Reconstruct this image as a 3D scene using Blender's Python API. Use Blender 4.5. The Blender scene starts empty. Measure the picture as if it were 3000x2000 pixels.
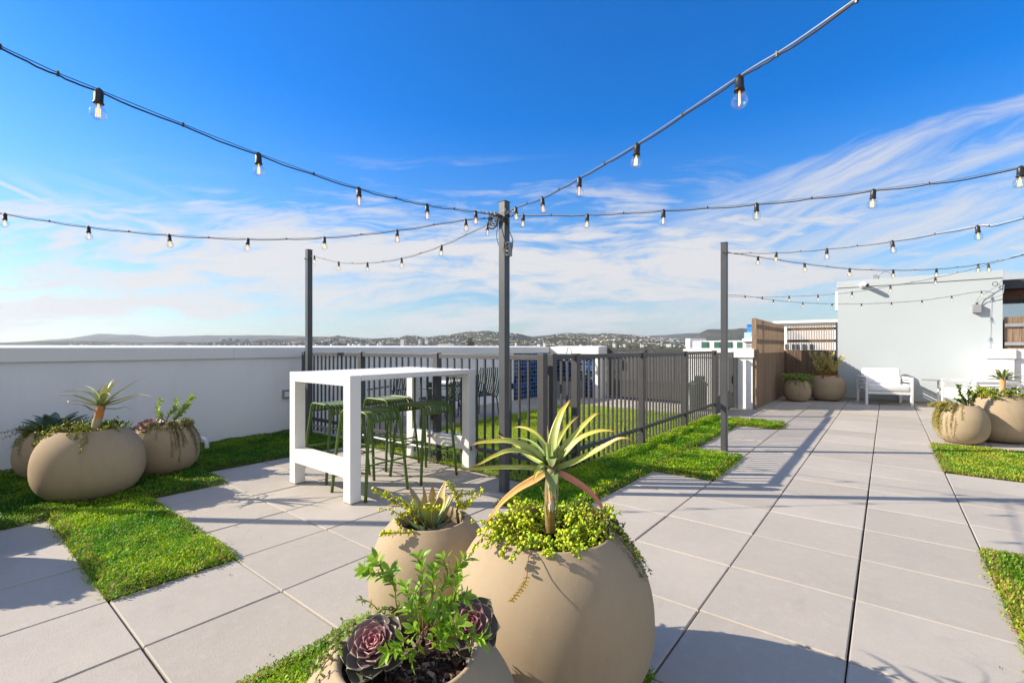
import bpy, bmesh, math, random
import numpy as np
from mathutils import Vector, noise
R_ = random.Random(7)
NP = np.random.RandomState(7)
sc = bpy.context.scene
col = sc.collection
PI = math.pi
# ------------------------------------------------------------------ camera frame (grid of the pavers = world axes)
U = 0.6126
FPX = 1376.0; HY = 1015.4; YAW = 0.6735
CX, CY, CZ = .2131*U, -2.9894*U, 2.1723*U
FW = Vector((-math.sin(YAW), math.cos(YAW), 0)); RT = Vector((math.cos(YAW), math.sin(YAW), 0))
CAM = Vector((CX, CY, CZ))
def ray(u, v): return FW + RT*((u-1500)/FPX) - Vector((0, 0, 1))*((v-HY)/FPX)
def at(u, v, D): return CAM + ray(u, v)*D
def onplane(u, v, px, py, ang):
    n = Vector((-math.sin(ang), math.cos(ang), 0)); r = ray(u, v)
    return CAM + r*((n.dot(Vector((px, py, 0))-Vector((CX, CY, 0))))/n.dot(r))
def depth(x, y): return (Vector((x, y, 0))-Vector((CX, CY, 0))).dot(FW)
# ------------------------------------------------------------------ node helpers
def mat(name, base=(.5, .5, .5), rough=.6, metal=0, spec=.5):
    m = bpy.data.materials.new(name); m.use_nodes = True
    nt = m.node_tree; b = nt.nodes['Principled BSDF']
    b.inputs['Base Color'].default_value = (*base, 1); b.inputs['Roughness'].default_value = rough
    b.inputs['Metallic'].default_value = metal; b.inputs['Specular IOR Level'].default_value = spec
    return m, nt, b
def nd(nt, t, **kw):
    n = nt.nodes.new(t)
    for k, v in kw.items():
        if k.startswith('i_'): n.inputs[k[2:].replace('_', ' ')].default_value = v
        else: setattr(n, k, v)
    return n
def ramp(nt, fac, stops):
    r = nt.nodes.new('ShaderNodeValToRGB'); e = r.color_ramp.elements
    while len(e) < len(stops): e.new(.5)
    for i, (p, c) in enumerate(stops):
        e[i].position = p; e[i].color = (*c, 1) if len(c) == 3 else c
    nt.links.new(fac, r.inputs[0]); return r.outputs[0]
def math_(nt, op, a, b=None, c=None, clamp=False):
    n = nt.nodes.new('ShaderNodeMath'); n.operation = op; n.use_clamp = clamp
    for i, x in enumerate((a, b, c)):
        if x is None: continue
        if isinstance(x, (int, float)): n.inputs[i].default_value = x
        else: nt.links.new(x, n.inputs[i])
    return n.outputs[0]
def mixc(nt, f, a, b, mode='MIX'):
    n = nt.nodes.new('ShaderNodeMix'); n.data_type = 'RGBA'; n.blend_type = mode
    for s, x in ((n.inputs[0], f), (n.inputs[6], a), (n.inputs[7], b)):
        if isinstance(x, (int, float)): s.default_value = x
        elif isinstance(x, tuple): s.default_value = (*x, 1)
        else: nt.links.new(x, s)
    return n.outputs[2]
def nz(nt, scale, detail=4, rough=.55, vec=None, dist=0):
    n = nt.nodes.new('ShaderNodeTexNoise'); n.inputs['Scale'].default_value = scale
    n.inputs['Detail'].default_value = detail; n.inputs['Roughness'].default_value = rough; n.inputs['Distortion'].default_value = dist
    if vec is not None: nt.links.new(vec, n.inputs['Vector'])
    return n.outputs[0]
def geo(nt): return nt.nodes.new('ShaderNodeNewGeometry').outputs['Position']
def bump(nt, b, h, s=.3, d=.01):
    n = nt.nodes.new('ShaderNodeBump'); n.inputs['Strength'].default_value = s; n.inputs['Distance'].default_value = d
    nt.links.new(h, n.inputs['Height']); nt.links.new(n.outputs[0], b.inputs['Normal'])
def stretch(nt, v, s):
    n = nt.nodes.new('ShaderNodeVectorMath'); n.operation = 'MULTIPLY'; nt.links.new(v, n.inputs[0]); n.inputs[1].default_value = s
    return n.outputs[0]
def simple(name, c1, c2, scale, rough=.6, metal=0, bs=0, bd=.002, bscale=None, detail=5, spec=.5):
    m, nt, b = mat(name, c1, rough, metal, spec)
    p = geo(nt); f = nz(nt, scale, detail, vec=p)
    nt.links.new(ramp(nt, f, [(.3, c1), (.7, c2)]), b.inputs['Base Color'])
    if bs: bump(nt, b, nz(nt, bscale or scale*8, 4, vec=p), bs, bd)
    return m
M = {}
# concrete pavers: per-slab tint from attribute, aggregate specks, stains
m, nt, b = mat('paver_concrete', rough=.85, spec=.25)
p = geo(nt); at_ = nd(nt, 'ShaderNodeAttribute', attribute_name='tint')
big = nz(nt, 1.3, 5, .6, p); mid = nz(nt, 14, 5, .65, p); fine = nz(nt, 130, 4, .8, p)
c = mixc(nt, math_(nt, 'MULTIPLY', at_.outputs['Fac'], 1.0), (.412, .370, .312), (.505, .457, .392))
c = mixc(nt, math_(nt, 'MULTIPLY', ramp(nt, big, [(.35, (0, 0, 0)), (.7, (1, 1, 1))]), .45), c, (.335, .305, .27))
c = mixc(nt, math_(nt, 'MULTIPLY', ramp(nt, mid, [(.5, (0, 0, 0)), (.75, (1, 1, 1))]), .3), c, (.53, .49, .445))
sp = nt.nodes.new('ShaderNodeTexVoronoi'); sp.inputs['Scale'].default_value = 95; nt.links.new(p, sp.inputs['Vector'])
spm = ramp(nt, sp.outputs['Distance'], [(.07, (1, 1, 1)), (.14, (0, 0, 0))])
rnd = nt.nodes.new('ShaderNodeSeparateColor'); nt.links.new(sp.outputs['Color'], rnd.inputs[0])
spm = math_(nt, 'MULTIPLY', spm, ramp(nt, rnd.outputs[0], [(.6, (0, 0, 0)), (.7, (1, 1, 1))]))
c = mixc(nt, math_(nt, 'MULTIPLY', spm, .8), c, (.20, .18, .16))
c = mixc(nt, math_(nt, 'MULTIPLY', ramp(nt, fine, [(.5, (0, 0, 0)), (.72, (1, 1, 1))]), .4), c, (.28, .26, .24))
bl_ = ramp(nt, nz(nt, 3.1, 7, .7, p, 1.2), [(.56, (0, 0, 0)), (.70, (1, 1, 1))]); c = mixc(nt, math_(nt, 'MULTIPLY', bl_, .30), c, (.34, .28, .22))
nt.links.new(c, b.inputs['Base Color']); bump(nt, b, math_(nt, 'ADD', fine, mid), .55, .003)
M['paver'] = m
M['stucco'] = simple('white_stucco', (.86, .855, .85), (.81, .805, .80), 1.1, .85, 0, .35, .0025, 220, spec=.2)
nt = M['stucco'].node_tree; b = nt.nodes['Principled BSDF']; src = b.inputs['Base Color'].links[0].from_socket; p = geo(nt)
st1 = ramp(nt, nz(nt, 1.0, 6, .6, stretch(nt, p, (7, 7, .35))), [(.5, (0, 0, 0)), (.72, (1, 1, 1))]); st2 = ramp(nt, nz(nt, 1.6, 6, .6, p), [(.4, (0, 0, 0)), (.7, (1, 1, 1))])
c = mixc(nt, math_(nt, 'MULTIPLY', math_(nt, 'MULTIPLY', st1, st2), .30), src, (.52, .50, .47)); nt.links.new(c, b.inputs['Base Color'])
M['coping'] = simple('white_coping_metal', (.82, .80, .77), (.78, .76, .73), .8, .45, 0, 0)
M['pale'] = simple('pale_blue_stucco', (.475, .52, .54), (.44, .485, .505), .5, .85, 0, .3, .003, 160, spec=.2)
M['fence'] = simple('charcoal_powder_coat', (.068, .066, .067), (.056, .054, .055), 6, .45, .0, .1, .0005, 500)
M['post'] = simple('grey_powder_coat', (.115, .122, .128), (.095, .1, .106), 5, .42, .0, .1, .0005, 500)
M['white_metal'] = simple('white_powder_coat', (.80, .785, .76), (.77, .755, .73), 2, .4, 0, .05, .0003, 600)
M['stool'] = simple('olive_green_steel', (.08, .14, .016), (.068, .12, .014), 8, .42)
M['dkgreen'] = simple('dark_green_steel', (.014, .05, .036), (.012, .04, .03), 8, .45)
M['olive_leg'] = simple('olive_steel', (.12, .13, .06), (.1, .11, .05), 8, .5)
M['pot'] = simple('beige_cast_stone', (.41, .318, .208), (.355, .272, .178), 2.2, .9, 0, .45, .0012, 170, spec=.15)
nt = M['pot'].node_tree; b = nt.nodes['Principled BSDF']; src = b.inputs['Base Color'].links[0].from_socket; p = geo(nt)
st1 = ramp(nt, nz(nt, 5, 6, .65, stretch(nt, p, (3, 3, .8))), [(.52, (0, 0, 0)), (.75, (1, 1, 1))]); c = mixc(nt, math_(nt, 'MULTIPLY', st1, .28), src, (.24, .18, .12))
st2 = ramp(nt, nz(nt, 55, 5, .7, p), [(.58, (0, 0, 0)), (.75, (1, 1, 1))]); c = mixc(nt, math_(nt, 'MULTIPLY', st2, .3), c, (.48, .40, .29)); nt.links.new(c, b.inputs['Base Color'])
M['soil'] = simple('potting_soil', (.018, .012, .009), (.05, .034, .024), 60, .95, 0, .9, .01, 90)
M['mulch'] = simple('bark_mulch', (.10, .06, .045), (.23, .16, .13), 30, .9, 0, .5, .002, 200)
M['black'] = simple('black_rubber', (.012, .012, .014), (.02, .02, .022), 40, .4)
M['steel'] = simple('galvanised_steel', (.42, .43, .44), (.33, .34, .35), 40, .35, .6)
M['cushion'] = simple('white_cushion_fabric', (.78, .78, .78), (.72, .72, .725), 9, .9, 0, .35, .006, 14, spec=.1)
M['pvc'] = simple('white_pvc', (.8, .81, .82), (.74, .76, .78), 10, .35)
M['bluep'] = simple('blue_plastic', (.02, .1, .5), (.02, .1, .5), 10, .4)
M['boxgrey'] = simple('grey_electrical_box', (.3, .31, .32), (.26, .27, .28), 12, .5)
M['yellow'] = simple('yellow_plastic', (.75, .5, .05), (.75, .5, .05), 12, .5)
M['tubgrey'] = simple('brushed_grey_metal', (.32, .32, .33), (.27, .27, .28), 5, .5, .3)
M['bin'] = simple('green_bin_paint', (.02, .06, .05), (.03, .07, .06), 5, .45)
M['under'] = simple('dark_roof_membrane', (.03, .03, .03), (.06, .055, .05), 8, .9)
M['edge'] = simple('black_edging', (.015, .015, .015), (.03, .028, .026), 30, .6)
M['earth'] = simple('planting_mat', (.05, .10, .012), (.10, .12, .025), 22, .95, 0, .8, .01, 60)
M['canopy'] = simple('dark_canopy_metal', (.05, .055, .065), (.04, .045, .055), 3, .5)
M['gravel'] = simple('drain_gravel', (.3, .26, .21), (.42, .38, .33), 60, .9, 0, .8, .01, 90)
# wood
m, nt, b = mat('brown_timber', rough=.75, spec=.25)
p = geo(nt); w = nz(nt, 6, 5, .6, stretch(nt, p, (7, 7, .5)))
obj_i = nd(nt, 'ShaderNodeAttribute', attribute_name='tint')
c = ramp(nt, w, [(.3, (.16, .105, .07)), (.55, (.27, .19, .13)), (.75, (.37, .27, .19))])
c = mixc(nt, math_(nt, 'MULTIPLY', obj_i.outputs['Fac'], .45), c, (.43, .32, .22)); nt.links.new(c, b.inputs['Base Color'])
bump(nt, b, w, .3, .002); M['wood'] = m
m, nt, b = mat('soffit_timber', rough=.6)
p = geo(nt); w = nz(nt, 6, 5, .6, stretch(nt, p, (1, 9, 9)))
nt.links.new(ramp(nt, w, [(.3, (.10, .04, .018)), (.7, (.26, .12, .06))]), b.inputs['Base Color']); M['soffit'] = m
# foliage: colour attribute x noise, with light coming through
def leafmat(name, trans=.3, rough=.45, spec=.4):
    m, nt, b = mat(name, rough=rough, spec=spec)
    a = nd(nt, 'ShaderNodeAttribute', attribute_name='Col'); p = geo(nt)
    c = mixc(nt, .35, a.outputs['Color'], mixc(nt, nz(nt, 45, 4, .6, p), (.45, .45, .45), (1.5, 1.5, 1.5)), 'MULTIPLY')
    nt.links.new(c, b.inputs['Base Color'])
    t = nt.nodes.new('ShaderNodeBsdfTranslucent'); nt.links.new(c, t.inputs['Color'])
    mx = nt.nodes.new('ShaderNodeMixShader'); mx.inputs[0].default_value = trans
    nt.links.new(b.outputs[0], mx.inputs[1]); nt.links.new(t.outputs[0], mx.inputs[2])
    nt.links.new(mx.outputs[0], nt.nodes['Material Output'].inputs['Surface']); return m
M['leaf'] = leafmat('leaf_surface', .3)
M['succ'] = leafmat('succulent_leaf', .15, .38, .5)
M['grass'] = leafmat('ground_cover_leaf', .35, .55, .3)
M['turf'] = leafmat('artificial_turf', .3, .5, .3)
M['stem'] = leafmat('stem_surface', .0, .7, .2)
# clear bulb glass and warm filament
m, nt, b = mat('bulb_glass', (1, 1, 1), .02); b.inputs['Transmission Weight'].default_value = 1; b.inputs['IOR'].default_value = 1.12
tr = nt.nodes.new('ShaderNodeBsdfTransparent'); mx = nt.nodes.new('ShaderNodeMixShader')
lw = nt.nodes.new('ShaderNodeLayerWeight'); lw.inputs[0].default_value = .35
gl = nt.nodes.new('ShaderNodeBsdfGlossy'); gl.inputs['Roughness'].default_value = .05
nt.links.new(math_(nt, 'ADD', math_(nt, 'MULTIPLY', lw.outputs['Facing'], .55), .04), mx.inputs[0]); nt.links.new(tr.outputs[0], mx.inputs[1]); nt.links.new(gl.outputs[0], mx.inputs[2])
nt.links.new(mx.outputs[0], nt.nodes['Material Output'].inputs['Surface']); M['glass'] = m
m, nt, b = mat('warm_filament', (.9, .6, .2), .4); b.inputs['Emission Color'].default_value = (1, .42, .09, 1); b.inputs['Emission Strength'].default_value = 1.1; M['filament'] = m
m, nt, b = mat('window_glass', (.10, .16, .2), .08, .3); M['glasspane'] = m
m, nt, b = mat('rail_glass', (.55, .75, .75), .05); b.inputs['Alpha'].default_value = .45; M['railglass'] = m
M['paleglass'] = simple('pale_reflecting_glass', (.55, .68, .75), (.5, .62, .7), 1, .12, .85)
# blue glazed tile: random shades per tile, white grout
m, nt, b = mat('blue_mosaic_tile', rough=.12, spec=.7)
p = geo(nt); sx = nt.nodes.new('ShaderNodeSeparateXYZ'); nt.links.new(p, sx.inputs[0])
s = math_(nt, 'ADD', sx.outputs[0], sx.outputs[1]); TS = 1/.102
fu = math_(nt, 'MULTIPLY', s, TS); fv = math_(nt, 'MULTIPLY', sx.outputs[2], TS)
cb = nt.nodes.new('ShaderNodeCombineXYZ'); nt.links.new(math_(nt, 'FLOOR', fu), cb.inputs[0]); nt.links.new(math_(nt, 'FLOOR', fv), cb.inputs[1])
wn = nt.nodes.new('ShaderNodeTexWhiteNoise'); wn.noise_dimensions = '2D'; nt.links.new(cb.outputs[0], wn.inputs['Vector'])
rp = nt.nodes.new('ShaderNodeValToRGB'); rp.color_ramp.interpolation = 'CONSTANT'
for i, (ps, cc) in enumerate([(0, (.003, .007, .02)), (.27, (.006, .05, .20)), (.5, (.005, .025, .10)), (.74, (.02, .10, .32)), (.88, (.02, .05, .09))]):
    e = rp.color_ramp.elements[i] if i < 2 else rp.color_ramp.elements.new(ps)
    e.position = ps; e.color = (*cc, 1)
nt.links.new(wn.outputs[0], rp.inputs[0])
g1 = math_(nt, 'LESS_THAN', math_(nt, 'FRACT', fu), .09); g2 = math_(nt, 'LESS_THAN', math_(nt, 'FRACT', fv), .09)
nt.links.new(mixc(nt, math_(nt, 'MAXIMUM', g1, g2), rp.outputs[0], (.28, .34, .42)), b.inputs['Base Color']); M['tile'] = m
# perforated metal sheet (real holes through alpha)
m, nt, b = mat('perforated_sheet', (.10, .10, .105), .5)
p = geo(nt); sx = nt.nodes.new('ShaderNodeSeparateXYZ'); nt.links.new(p, sx.inputs[0])
hx = math_(nt, 'ABSOLUTE', math_(nt, 'SUBTRACT', math_(nt, 'FRACT', math_(nt, 'MULTIPLY', sx.outputs[0], 28)), .5))
hz = math_(nt, 'ABSOLUTE', math_(nt, 'SUBTRACT', math_(nt, 'FRACT', math_(nt, 'MULTIPLY', sx.outputs[2], 28)), .5))
dd = math_(nt, 'SQRT', math_(nt, 'ADD', math_(nt, 'MULTIPLY', hx, hx), math_(nt, 'MULTIPLY', hz, hz)))
nt.links.new(math_(nt, 'GREATER_THAN', dd, .36), b.inputs['Alpha']); M['perf'] = m
# far things
M['city_wall'] = leafmat('sunlit_far_walls', 0, .9, .1)
m, nt, b = mat('hill_scrub', rough=1, spec=.05)
p = geo(nt); n1 = nz(nt, .0035, 9, .72, p); n2 = nz(nt, .02, 6, .75, p)
c = ramp(nt, n1, [(.35, (.025, .032, .014)), (.5, (.07, .062, .03)), (.68, (.20, .15, .085))])
c = mixc(nt, math_(nt, 'MULTIPLY', n2, .5), c, (.03, .045, .02)); nt.links.new(c, b.inputs['Base Color']); M['hill'] = m
m, nt, b = mat('city_floor', rough=1, spec=.05)
p = geo(nt); n1 = nz(nt, .006, 8, .7, p)
nt.links.new(ramp(nt, n1, [(.35, (.03, .045, .02)), (.5, (.07, .075, .045)), (.62, (.22, .2, .17))]), b.inputs['Base Color']); M['plain'] = m
# ------------------------------------------------------------------ mesh builder
class MB:
    def __init__(s): s.v = []; s.f = []; s.c = []; s.smooth = False
    def add(s, vs, fs, c=None):
        o = len(s.v); s.v += [tuple(x) for x in vs]; s.f += [tuple(i+o for i in f) for f in fs]
        if c is not None:
            s.c += ([tuple(c)]*len(vs) if not isinstance(c[0], (tuple, list)) else [tuple(x) for x in c])
        return s
    def box(s, x0, x1, y0, y1, z0, z1, c=None):
        vs = [(x0, y0, z0), (x1, y0, z0), (x1, y1, z0), (x0, y1, z0), (x0, y0, z1), (x1, y0, z1), (x1, y1, z1), (x0, y1, z1)]
        return s.add(vs, [(0, 3, 2, 1), (4, 5, 6, 7), (0, 1, 5, 4), (1, 2, 6, 5), (2, 3, 7, 6), (3, 0, 4, 7)], c)
    def tube(s, pts, r, n=8, c=None, cap=True):
        pts = [Vector(p) for p in pts]; rr = r if isinstance(r, (list, tuple)) else [r]*len(pts)
        vs = []; fs = []; t0 = None; cc = []
        for i, p in enumerate(pts):
            t = (pts[min(i+1, len(pts)-1)]-pts[max(i-1, 0)]).normalized()
            if i == 0:
                h = Vector((0, 0, 1)) if abs(t.z) < .9 else Vector((1, 0, 0)); a = t.cross(h).normalized()
            else: a = (a-t*a.dot(t)).normalized()
            bb = t.cross(a)
            for k in range(n):
                an = 2*PI*k/n; vs.append(p+(a*math.cos(an)+bb*math.sin(an))*rr[i])
            if c is not None: cc += [c[i] if isinstance(c, list) else c]*n
        for i in range(len(pts)-1):
            for k in range(n):
                k2 = (k+1) % n; fs.append((i*n+k, i*n+k2, (i+1)*n+k2, (i+1)*n+k))
        if cap: fs.append(tuple(range(n-1, -1, -1))); fs.append(tuple((len(pts)-1)*n+k for k in range(n)))
        return s.add(vs, fs, cc if c is not None else None)
    def lathe(s, prof, cx=0, cy=0, n=48, c=None):
        vs = []; fs = []
        for r, z in prof:
            for k in range(n): a = 2*PI*k/n; vs.append((cx+r*math.cos(a), cy+r*math.sin(a), z))
        for i in range(len(prof)-1):
            for k in range(n):
                k2 = (k+1) % n; fs.append((i*n+k, i*n+k2, (i+1)*n+k2, (i+1)*n+k))
        return s.add(vs, fs, c)
    def build(s, name, m, parent=None, loc=None, smooth=False, bevel=0, attr='Col'):
        me = bpy.data.meshes.new(name); me.from_pydata(s.v, [], s.f); me.materials.append(M[m] if isinstance(m, str) else m)
        if s.c and len(s.c) == len(s.v):
            a = me.color_attributes.new('Col', 'FLOAT_COLOR', 'POINT')
            a.data.foreach_set('color', np.array([(*x[:3], 1) for x in s.c], 'f').ravel())
        if smooth: me.polygons.foreach_set('use_smooth', [True]*len(me.polygons))
        me.update(); o = bpy.data.objects.new(name, me); col.objects.link(o)
        if bevel:
            md = o.modifiers.new('b', 'BEVEL'); md.width = bevel; md.segments = 2; md.limit_method = 'ANGLE'
        if parent is not None: o.parent = parent
        if loc: o.location = loc
        return o
def empty(name, label, cat, loc=(0, 0, 0), rz=0, group=None):
    o = bpy.data.objects.new(name, None); col.objects.link(o); o.location = loc; o.rotation_euler = (0, 0, rz)
    o.empty_display_size = .1
    return tag(o, label, cat, group)
def tag(o, label=None, cat=None, group=None, kind=None):
    if label: o['label'] = label
    if cat: o['category'] = cat
    if group: o['group'] = group
    if kind: o['kind'] = kind
    return o
def copy_tree(o, parent=None):
    c = o.copy(); col.objects.link(c)
    if parent is not None: c.parent = parent
    for ch in list(o.children): copy_tree(ch, c)
    return c
def npmesh(name, V, F, C, m, parent=None):
    me = bpy.data.meshes.new(name); k = F.shape[1]
    me.vertices.add(len(V)); me.vertices.foreach_set('co', V.astype('f').ravel())
    me.loops.add(F.size); me.loops.foreach_set('vertex_index', F.astype('i').ravel())
    me.polygons.add(len(F)); me.polygons.foreach_set('loop_start', np.arange(0, F.size, k, dtype='i')); me.polygons.foreach_set('loop_total', np.full(len(F), k, 'i'))
    me.materials.append(M[m])
    a = me.color_attributes.new('Col', 'FLOAT_COLOR', 'POINT'); a.data.foreach_set('color', np.concatenate([C, np.ones((len(C), 1))], 1).astype('f').ravel())
    me.update(calc_edges=True); o = bpy.data.objects.new(name, me); col.objects.link(o)
    if parent is not None: o.parent = parent
    return o
def spline(P, n):
    P = [Vector(p) for p in P]
    if len(P) == 2: return [P[0].lerp(P[1], i/(n-1)) for i in range(n)]
    Q = [P[0]*2-P[1]]+P+[P[-1]*2-P[-2]]; out = []
    for i in range(n):
        t = i/(n-1)*(len(P)-1); k = min(int(t), len(P)-2); u = t-k
        a, b, c, d = Q[k:k+4]
        out.append(.5*((2*b)+(c-a)*u+(2*a-5*b+4*c-d)*u*u+(3*b-a-3*c+d)*u**3))
    return out
def lerp(a, b, t): return tuple(a[i]+(b[i]-a[i])*t for i in range(3))
def grad(stops, t):
    for (p0, c0), (p1, c1) in zip(stops, stops[1:]):
        if t <= p1: return lerp(c0, c1, max(0, (t-p0)/(p1-p0)))
    return stops[-1][1]
# ------------------------------------------------------------------ leaf of an aloe / agave: a channelled, tapering blade with real thickness
def blade(mb, pts, w, axis, stops, thick=.18, n=16, chan=.25, prof=None, edge=None, teeth=False, face=None):
    P = spline(pts, n); ax = Vector(axis); vs = []; cc = []; fs = []
    for i, p in enumerate(P):
        t = i/(n-1); T = (P[min(i+1, n-1)]-P[max(i-1, 0)]).normalized()
        inw = Vector((ax.x-p.x, ax.y-p.y, 0)); inw = inw.normalized() if inw.length > 1e-4 else Vector((0, 0, 1))
        Nh = Vector((0, 0, 1))*.9+inw*(1.0*T.z)+(face if face is not None else Vector()); N = Nh-T*Nh.dot(T)
        N = N.normalized() if N.length > 1e-3 else inw; S = T.cross(N).normalized()
        if i and S.dot(pS) < 0: S = -S; N = -N if N.dot(pN) < 0 else N
        pS, pN = S, N
        ww = w*.5*(prof(t) if prof else (min(1, .74+t*1.5)*(1-t**1.45)**1.0+.012))
        base = grad(stops, t); ed = edge or tuple(x*1.25 for x in base)
        for k in (-1, -.8, -.4, 0, .4, .8, 1):
            vs.append(p+S*ww*k+N*(ww*chan*k*k)); cc.append(ed if abs(k) == 1 else base)
        for k in (.8, .4, 0, -.4, -.8):
            vs.append(p+S*ww*k+N*(ww*chan*k*k)-N*(w*thick*(1-k*k)*(1-t*.8)*(.3+.7*ww/(w*.5)))); cc.append(tuple(x*.92 for x in base))
    for i in range(n-1):
        for k in range(12):
            k2 = (k+1) % 12; fs.append((i*12+k, (i+1)*12+k, (i+1)*12+k2, i*12+k2))
    fs.append(tuple(range(12))); fs.append(tuple((n-1)*12+k for k in range(11, -1, -1)))
    mb.add(vs, fs, cc)
    if teeth:
        L = sum((P[i+1]-P[i]).length for i in range(n-1)); k = int(L/.009)
        for j in range(2, k-2):
            t = j/k*(n-1); i = int(t); f_ = t-i
            for side in (0, 6):
                a = Vector(vs[i*12+side]).lerp(Vector(vs[(i+1)*12+side]), f_) if i+1 < n else Vector(vs[i*12+side])
                ce = Vector(vs[i*12+3]).lerp(Vector(vs[min(i+1, n-1)*12+3]), f_); o = (a-ce)
                if o.length < .003: continue
                T = (P[min(i+1, n-1)]-P[i]).normalized()*.0016; o = o.normalized()*.0028
                mb.add([a-T, a+T, a+o+T], [(0, 1, 2)], (.5, .22, .06))
    return P
def small_leaf(mb, p, d, nrm, L, W, c, fold=.15, tip=1.0):
    d = d.normalized(); s = d.cross(nrm)
    s = s.normalized() if s.length > 1e-4 else d.orthogonal().normalized(); n = s.cross(d)
    pr = [(0, .0), (.2, .62), (.5, 1), (.78, .72 if tip == 1 else .9), (1, .0 if tip == 1 else .35)]
    vs = []; cc = []
    for t, w in pr:
        q = p+d*L*t+n*(-.18*L*t*t)
        vs += [q-s*W*.5*w+n*W*fold*w, q, q+s*W*.5*w+n*W*fold*w]; k = .85+.3*t; cc += [tuple(x*1.12 for x in c), tuple(x*.8 for x in c), tuple(x*1.12 for x in c)]
    fs = []
    for i in range(4):
        a = i*3; fs += [(a, a+3, a+4, a+1), (a+1, a+4, a+5, a+2)]
    mb.add(vs, fs, cc)
def round_leaf(mb, p, d, nrm, r, c):
    d = d.normalized(); s = d.cross(nrm); s = s.normalized() if s.length > 1e-4 else d.orthogonal().normalized(); n = s.cross(d)
    vs = [p+d*r+n*r*.25]; cc = [tuple(x*1.05 for x in c)]
    for k in range(8):
        a = 2*PI*k/8; vs.append(p+d*(r+r*math.cos(a))+s*r*.9*math.sin(a)); cc.append(tuple(x*.9 for x in c))
    vs.append(p+d*r-n*r*.2); cc.append(c)
    fs = [(0, 1+k, 1+(k+1) % 8) for k in range(8)]+[(9, 1+(k+1) % 8, 1+k) for k in range(8)]
    mb.add(vs, fs, cc)
def rv(s=1.0, r=R_): return Vector((r.uniform(-s, s), r.uniform(-s, s), r.uniform(-s, s)))
def jit(c, a, r=R_):
    k = 1+r.uniform(-a, a); return (c[0]*k*(1+r.uniform(-a, a)*.6), c[1]*k, c[2]*k*(1+r.uniform(-a, a)*.6))
def trail(stems, leaves, pts, c, lr=.008, step=.011, sc=(.16, .06, .04), r0=.0028, rnd=False, rr=R_, start=0.1):
    L = sum((Vector(pts[i+1])-Vector(pts[i])).length for i in range(len(pts)-1)); n = max(5, int(L/step)); P = spline(pts, n+1)
    for i in range(1, n): P[i] = P[i]+rv(.0025, rr)
    stems.tube(P, [r0*(1-.6*i/n) for i in range(n+1)], 5, sc)
    for i in range(int(n*start), n+1):
        T = (P[min(i+1, n)]-P[max(i-1, 0)]).normalized(); a = T.cross(Vector((0, 0, 1)))
        a = a.normalized() if a.length > .05 else Vector((1, 0, 0)); b = T.cross(a); ph = (i % 2)*PI/2+rr.uniform(-.5, .5)
        for sg in (1, -1):
            if rr.random() < .12: continue
            d = (a*math.cos(ph)+b*math.sin(ph))*sg+T*.45+rv(.25, rr)
            n_ = Vector((-.35, -.45, .8))+rv(.65, rr); q = lr*rr.choice((.5, .7, .85, 1, 1.15, 1.3))
            if rnd: round_leaf(leaves, P[i], d, n_, q, jit(c, .22, rr))
            else: small_leaf(leaves, P[i], d, n_, q*2.2, q*1.1, jit(c, .25, rr))
# ------------------------------------------------------------------ SETTING: roof, pavers, ground
def u(x): return x*U
grass_cells = [(-11.55, -8, -6, 0), (-8, -5, -2, -1), (-11.55, -9, 0, 3), (-4, -3, 2, 12), (-3, -2, 5, 7), (-3, -2, 11, 12), (-3, -1, -3, 0), (1, 3, 8, 11), (1, 3, 0, 4)]
turf_cell = (-9.2, -4, 3, 12.3)
def covered(i, j):
    cx, cy = i+.5, j+.5
    for a in grass_cells+[turf_cell]:
        if a[0] < cx < a[1] and a[2] < cy < a[3]: return True
    return False
pv = MB(); tint = []
for i in range(-12, 5):
    for j in range(-6, 21):
        if covered(i, j): continue
        if j >= 15 and i < -4: continue
        if i == -12: x0 = -7.1
        else: x0 = u(i)+.0042
        x1 = u(i+1)-.0042; y0 = u(j)+.0042; y1 = u(j+1)-.0042
        if i == -10 and 3 <= j < 12: x1 = u(-9.2)-.004
        z = R_.uniform(-.0018, .0018); tx = R_.uniform(-.0012, .0012); ty = R_.uniform(-.0012, .0012); b_ = .0045
        dx, dy = R_.uniform(-.0012, .0012), R_.uniform(-.0012, .0012); x0 += dx; x1 += dx; y0 += dy; y1 += dy
        vs = [(x0, y0, -.05), (x1, y0, -.05), (x1, y1, -.05), (x0, y1, -.05),
              (x0, y0, z-b_), (x1, y0, z-b_+tx), (x1, y1, z-b_+tx+ty), (x0, y1, z-b_+ty),
              (x0+b_, y0+b_, z), (x1-b_, y0+b_, z+tx), (x1-b_, y1-b_, z+tx+ty), (x0+b_, y1-b_, z+ty)]
        t = R_.random()
        if i == -10 and 3 <= j < 12: pass
        pv.add(vs, [(8, 9, 10, 11), (4, 5, 9, 8), (5, 6, 10, 9), (6, 7, 11, 10), (7, 4, 8, 11), (0, 1, 5, 4), (1, 2, 6, 5), (2, 3, 7, 6), (3, 0, 4, 7)]); tint += [t]*12
pave = pv.build('pavement', 'paver'); a = pave.data.attributes.new('tint', 'FLOAT', 'POINT'); a.data.foreach_set('value', tint); tag(pave, kind='structure')
tag(MB().box(-7.4, 6, -4.5, 16.5, -.3, -.052).build('roof_deck', 'under'), kind='structure')
tag(MB().box(-3.4, 3.2, u(20)+.005, 12.75, -.05, -.006).build('gravel_strip', 'gravel'), kind='structure')
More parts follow.
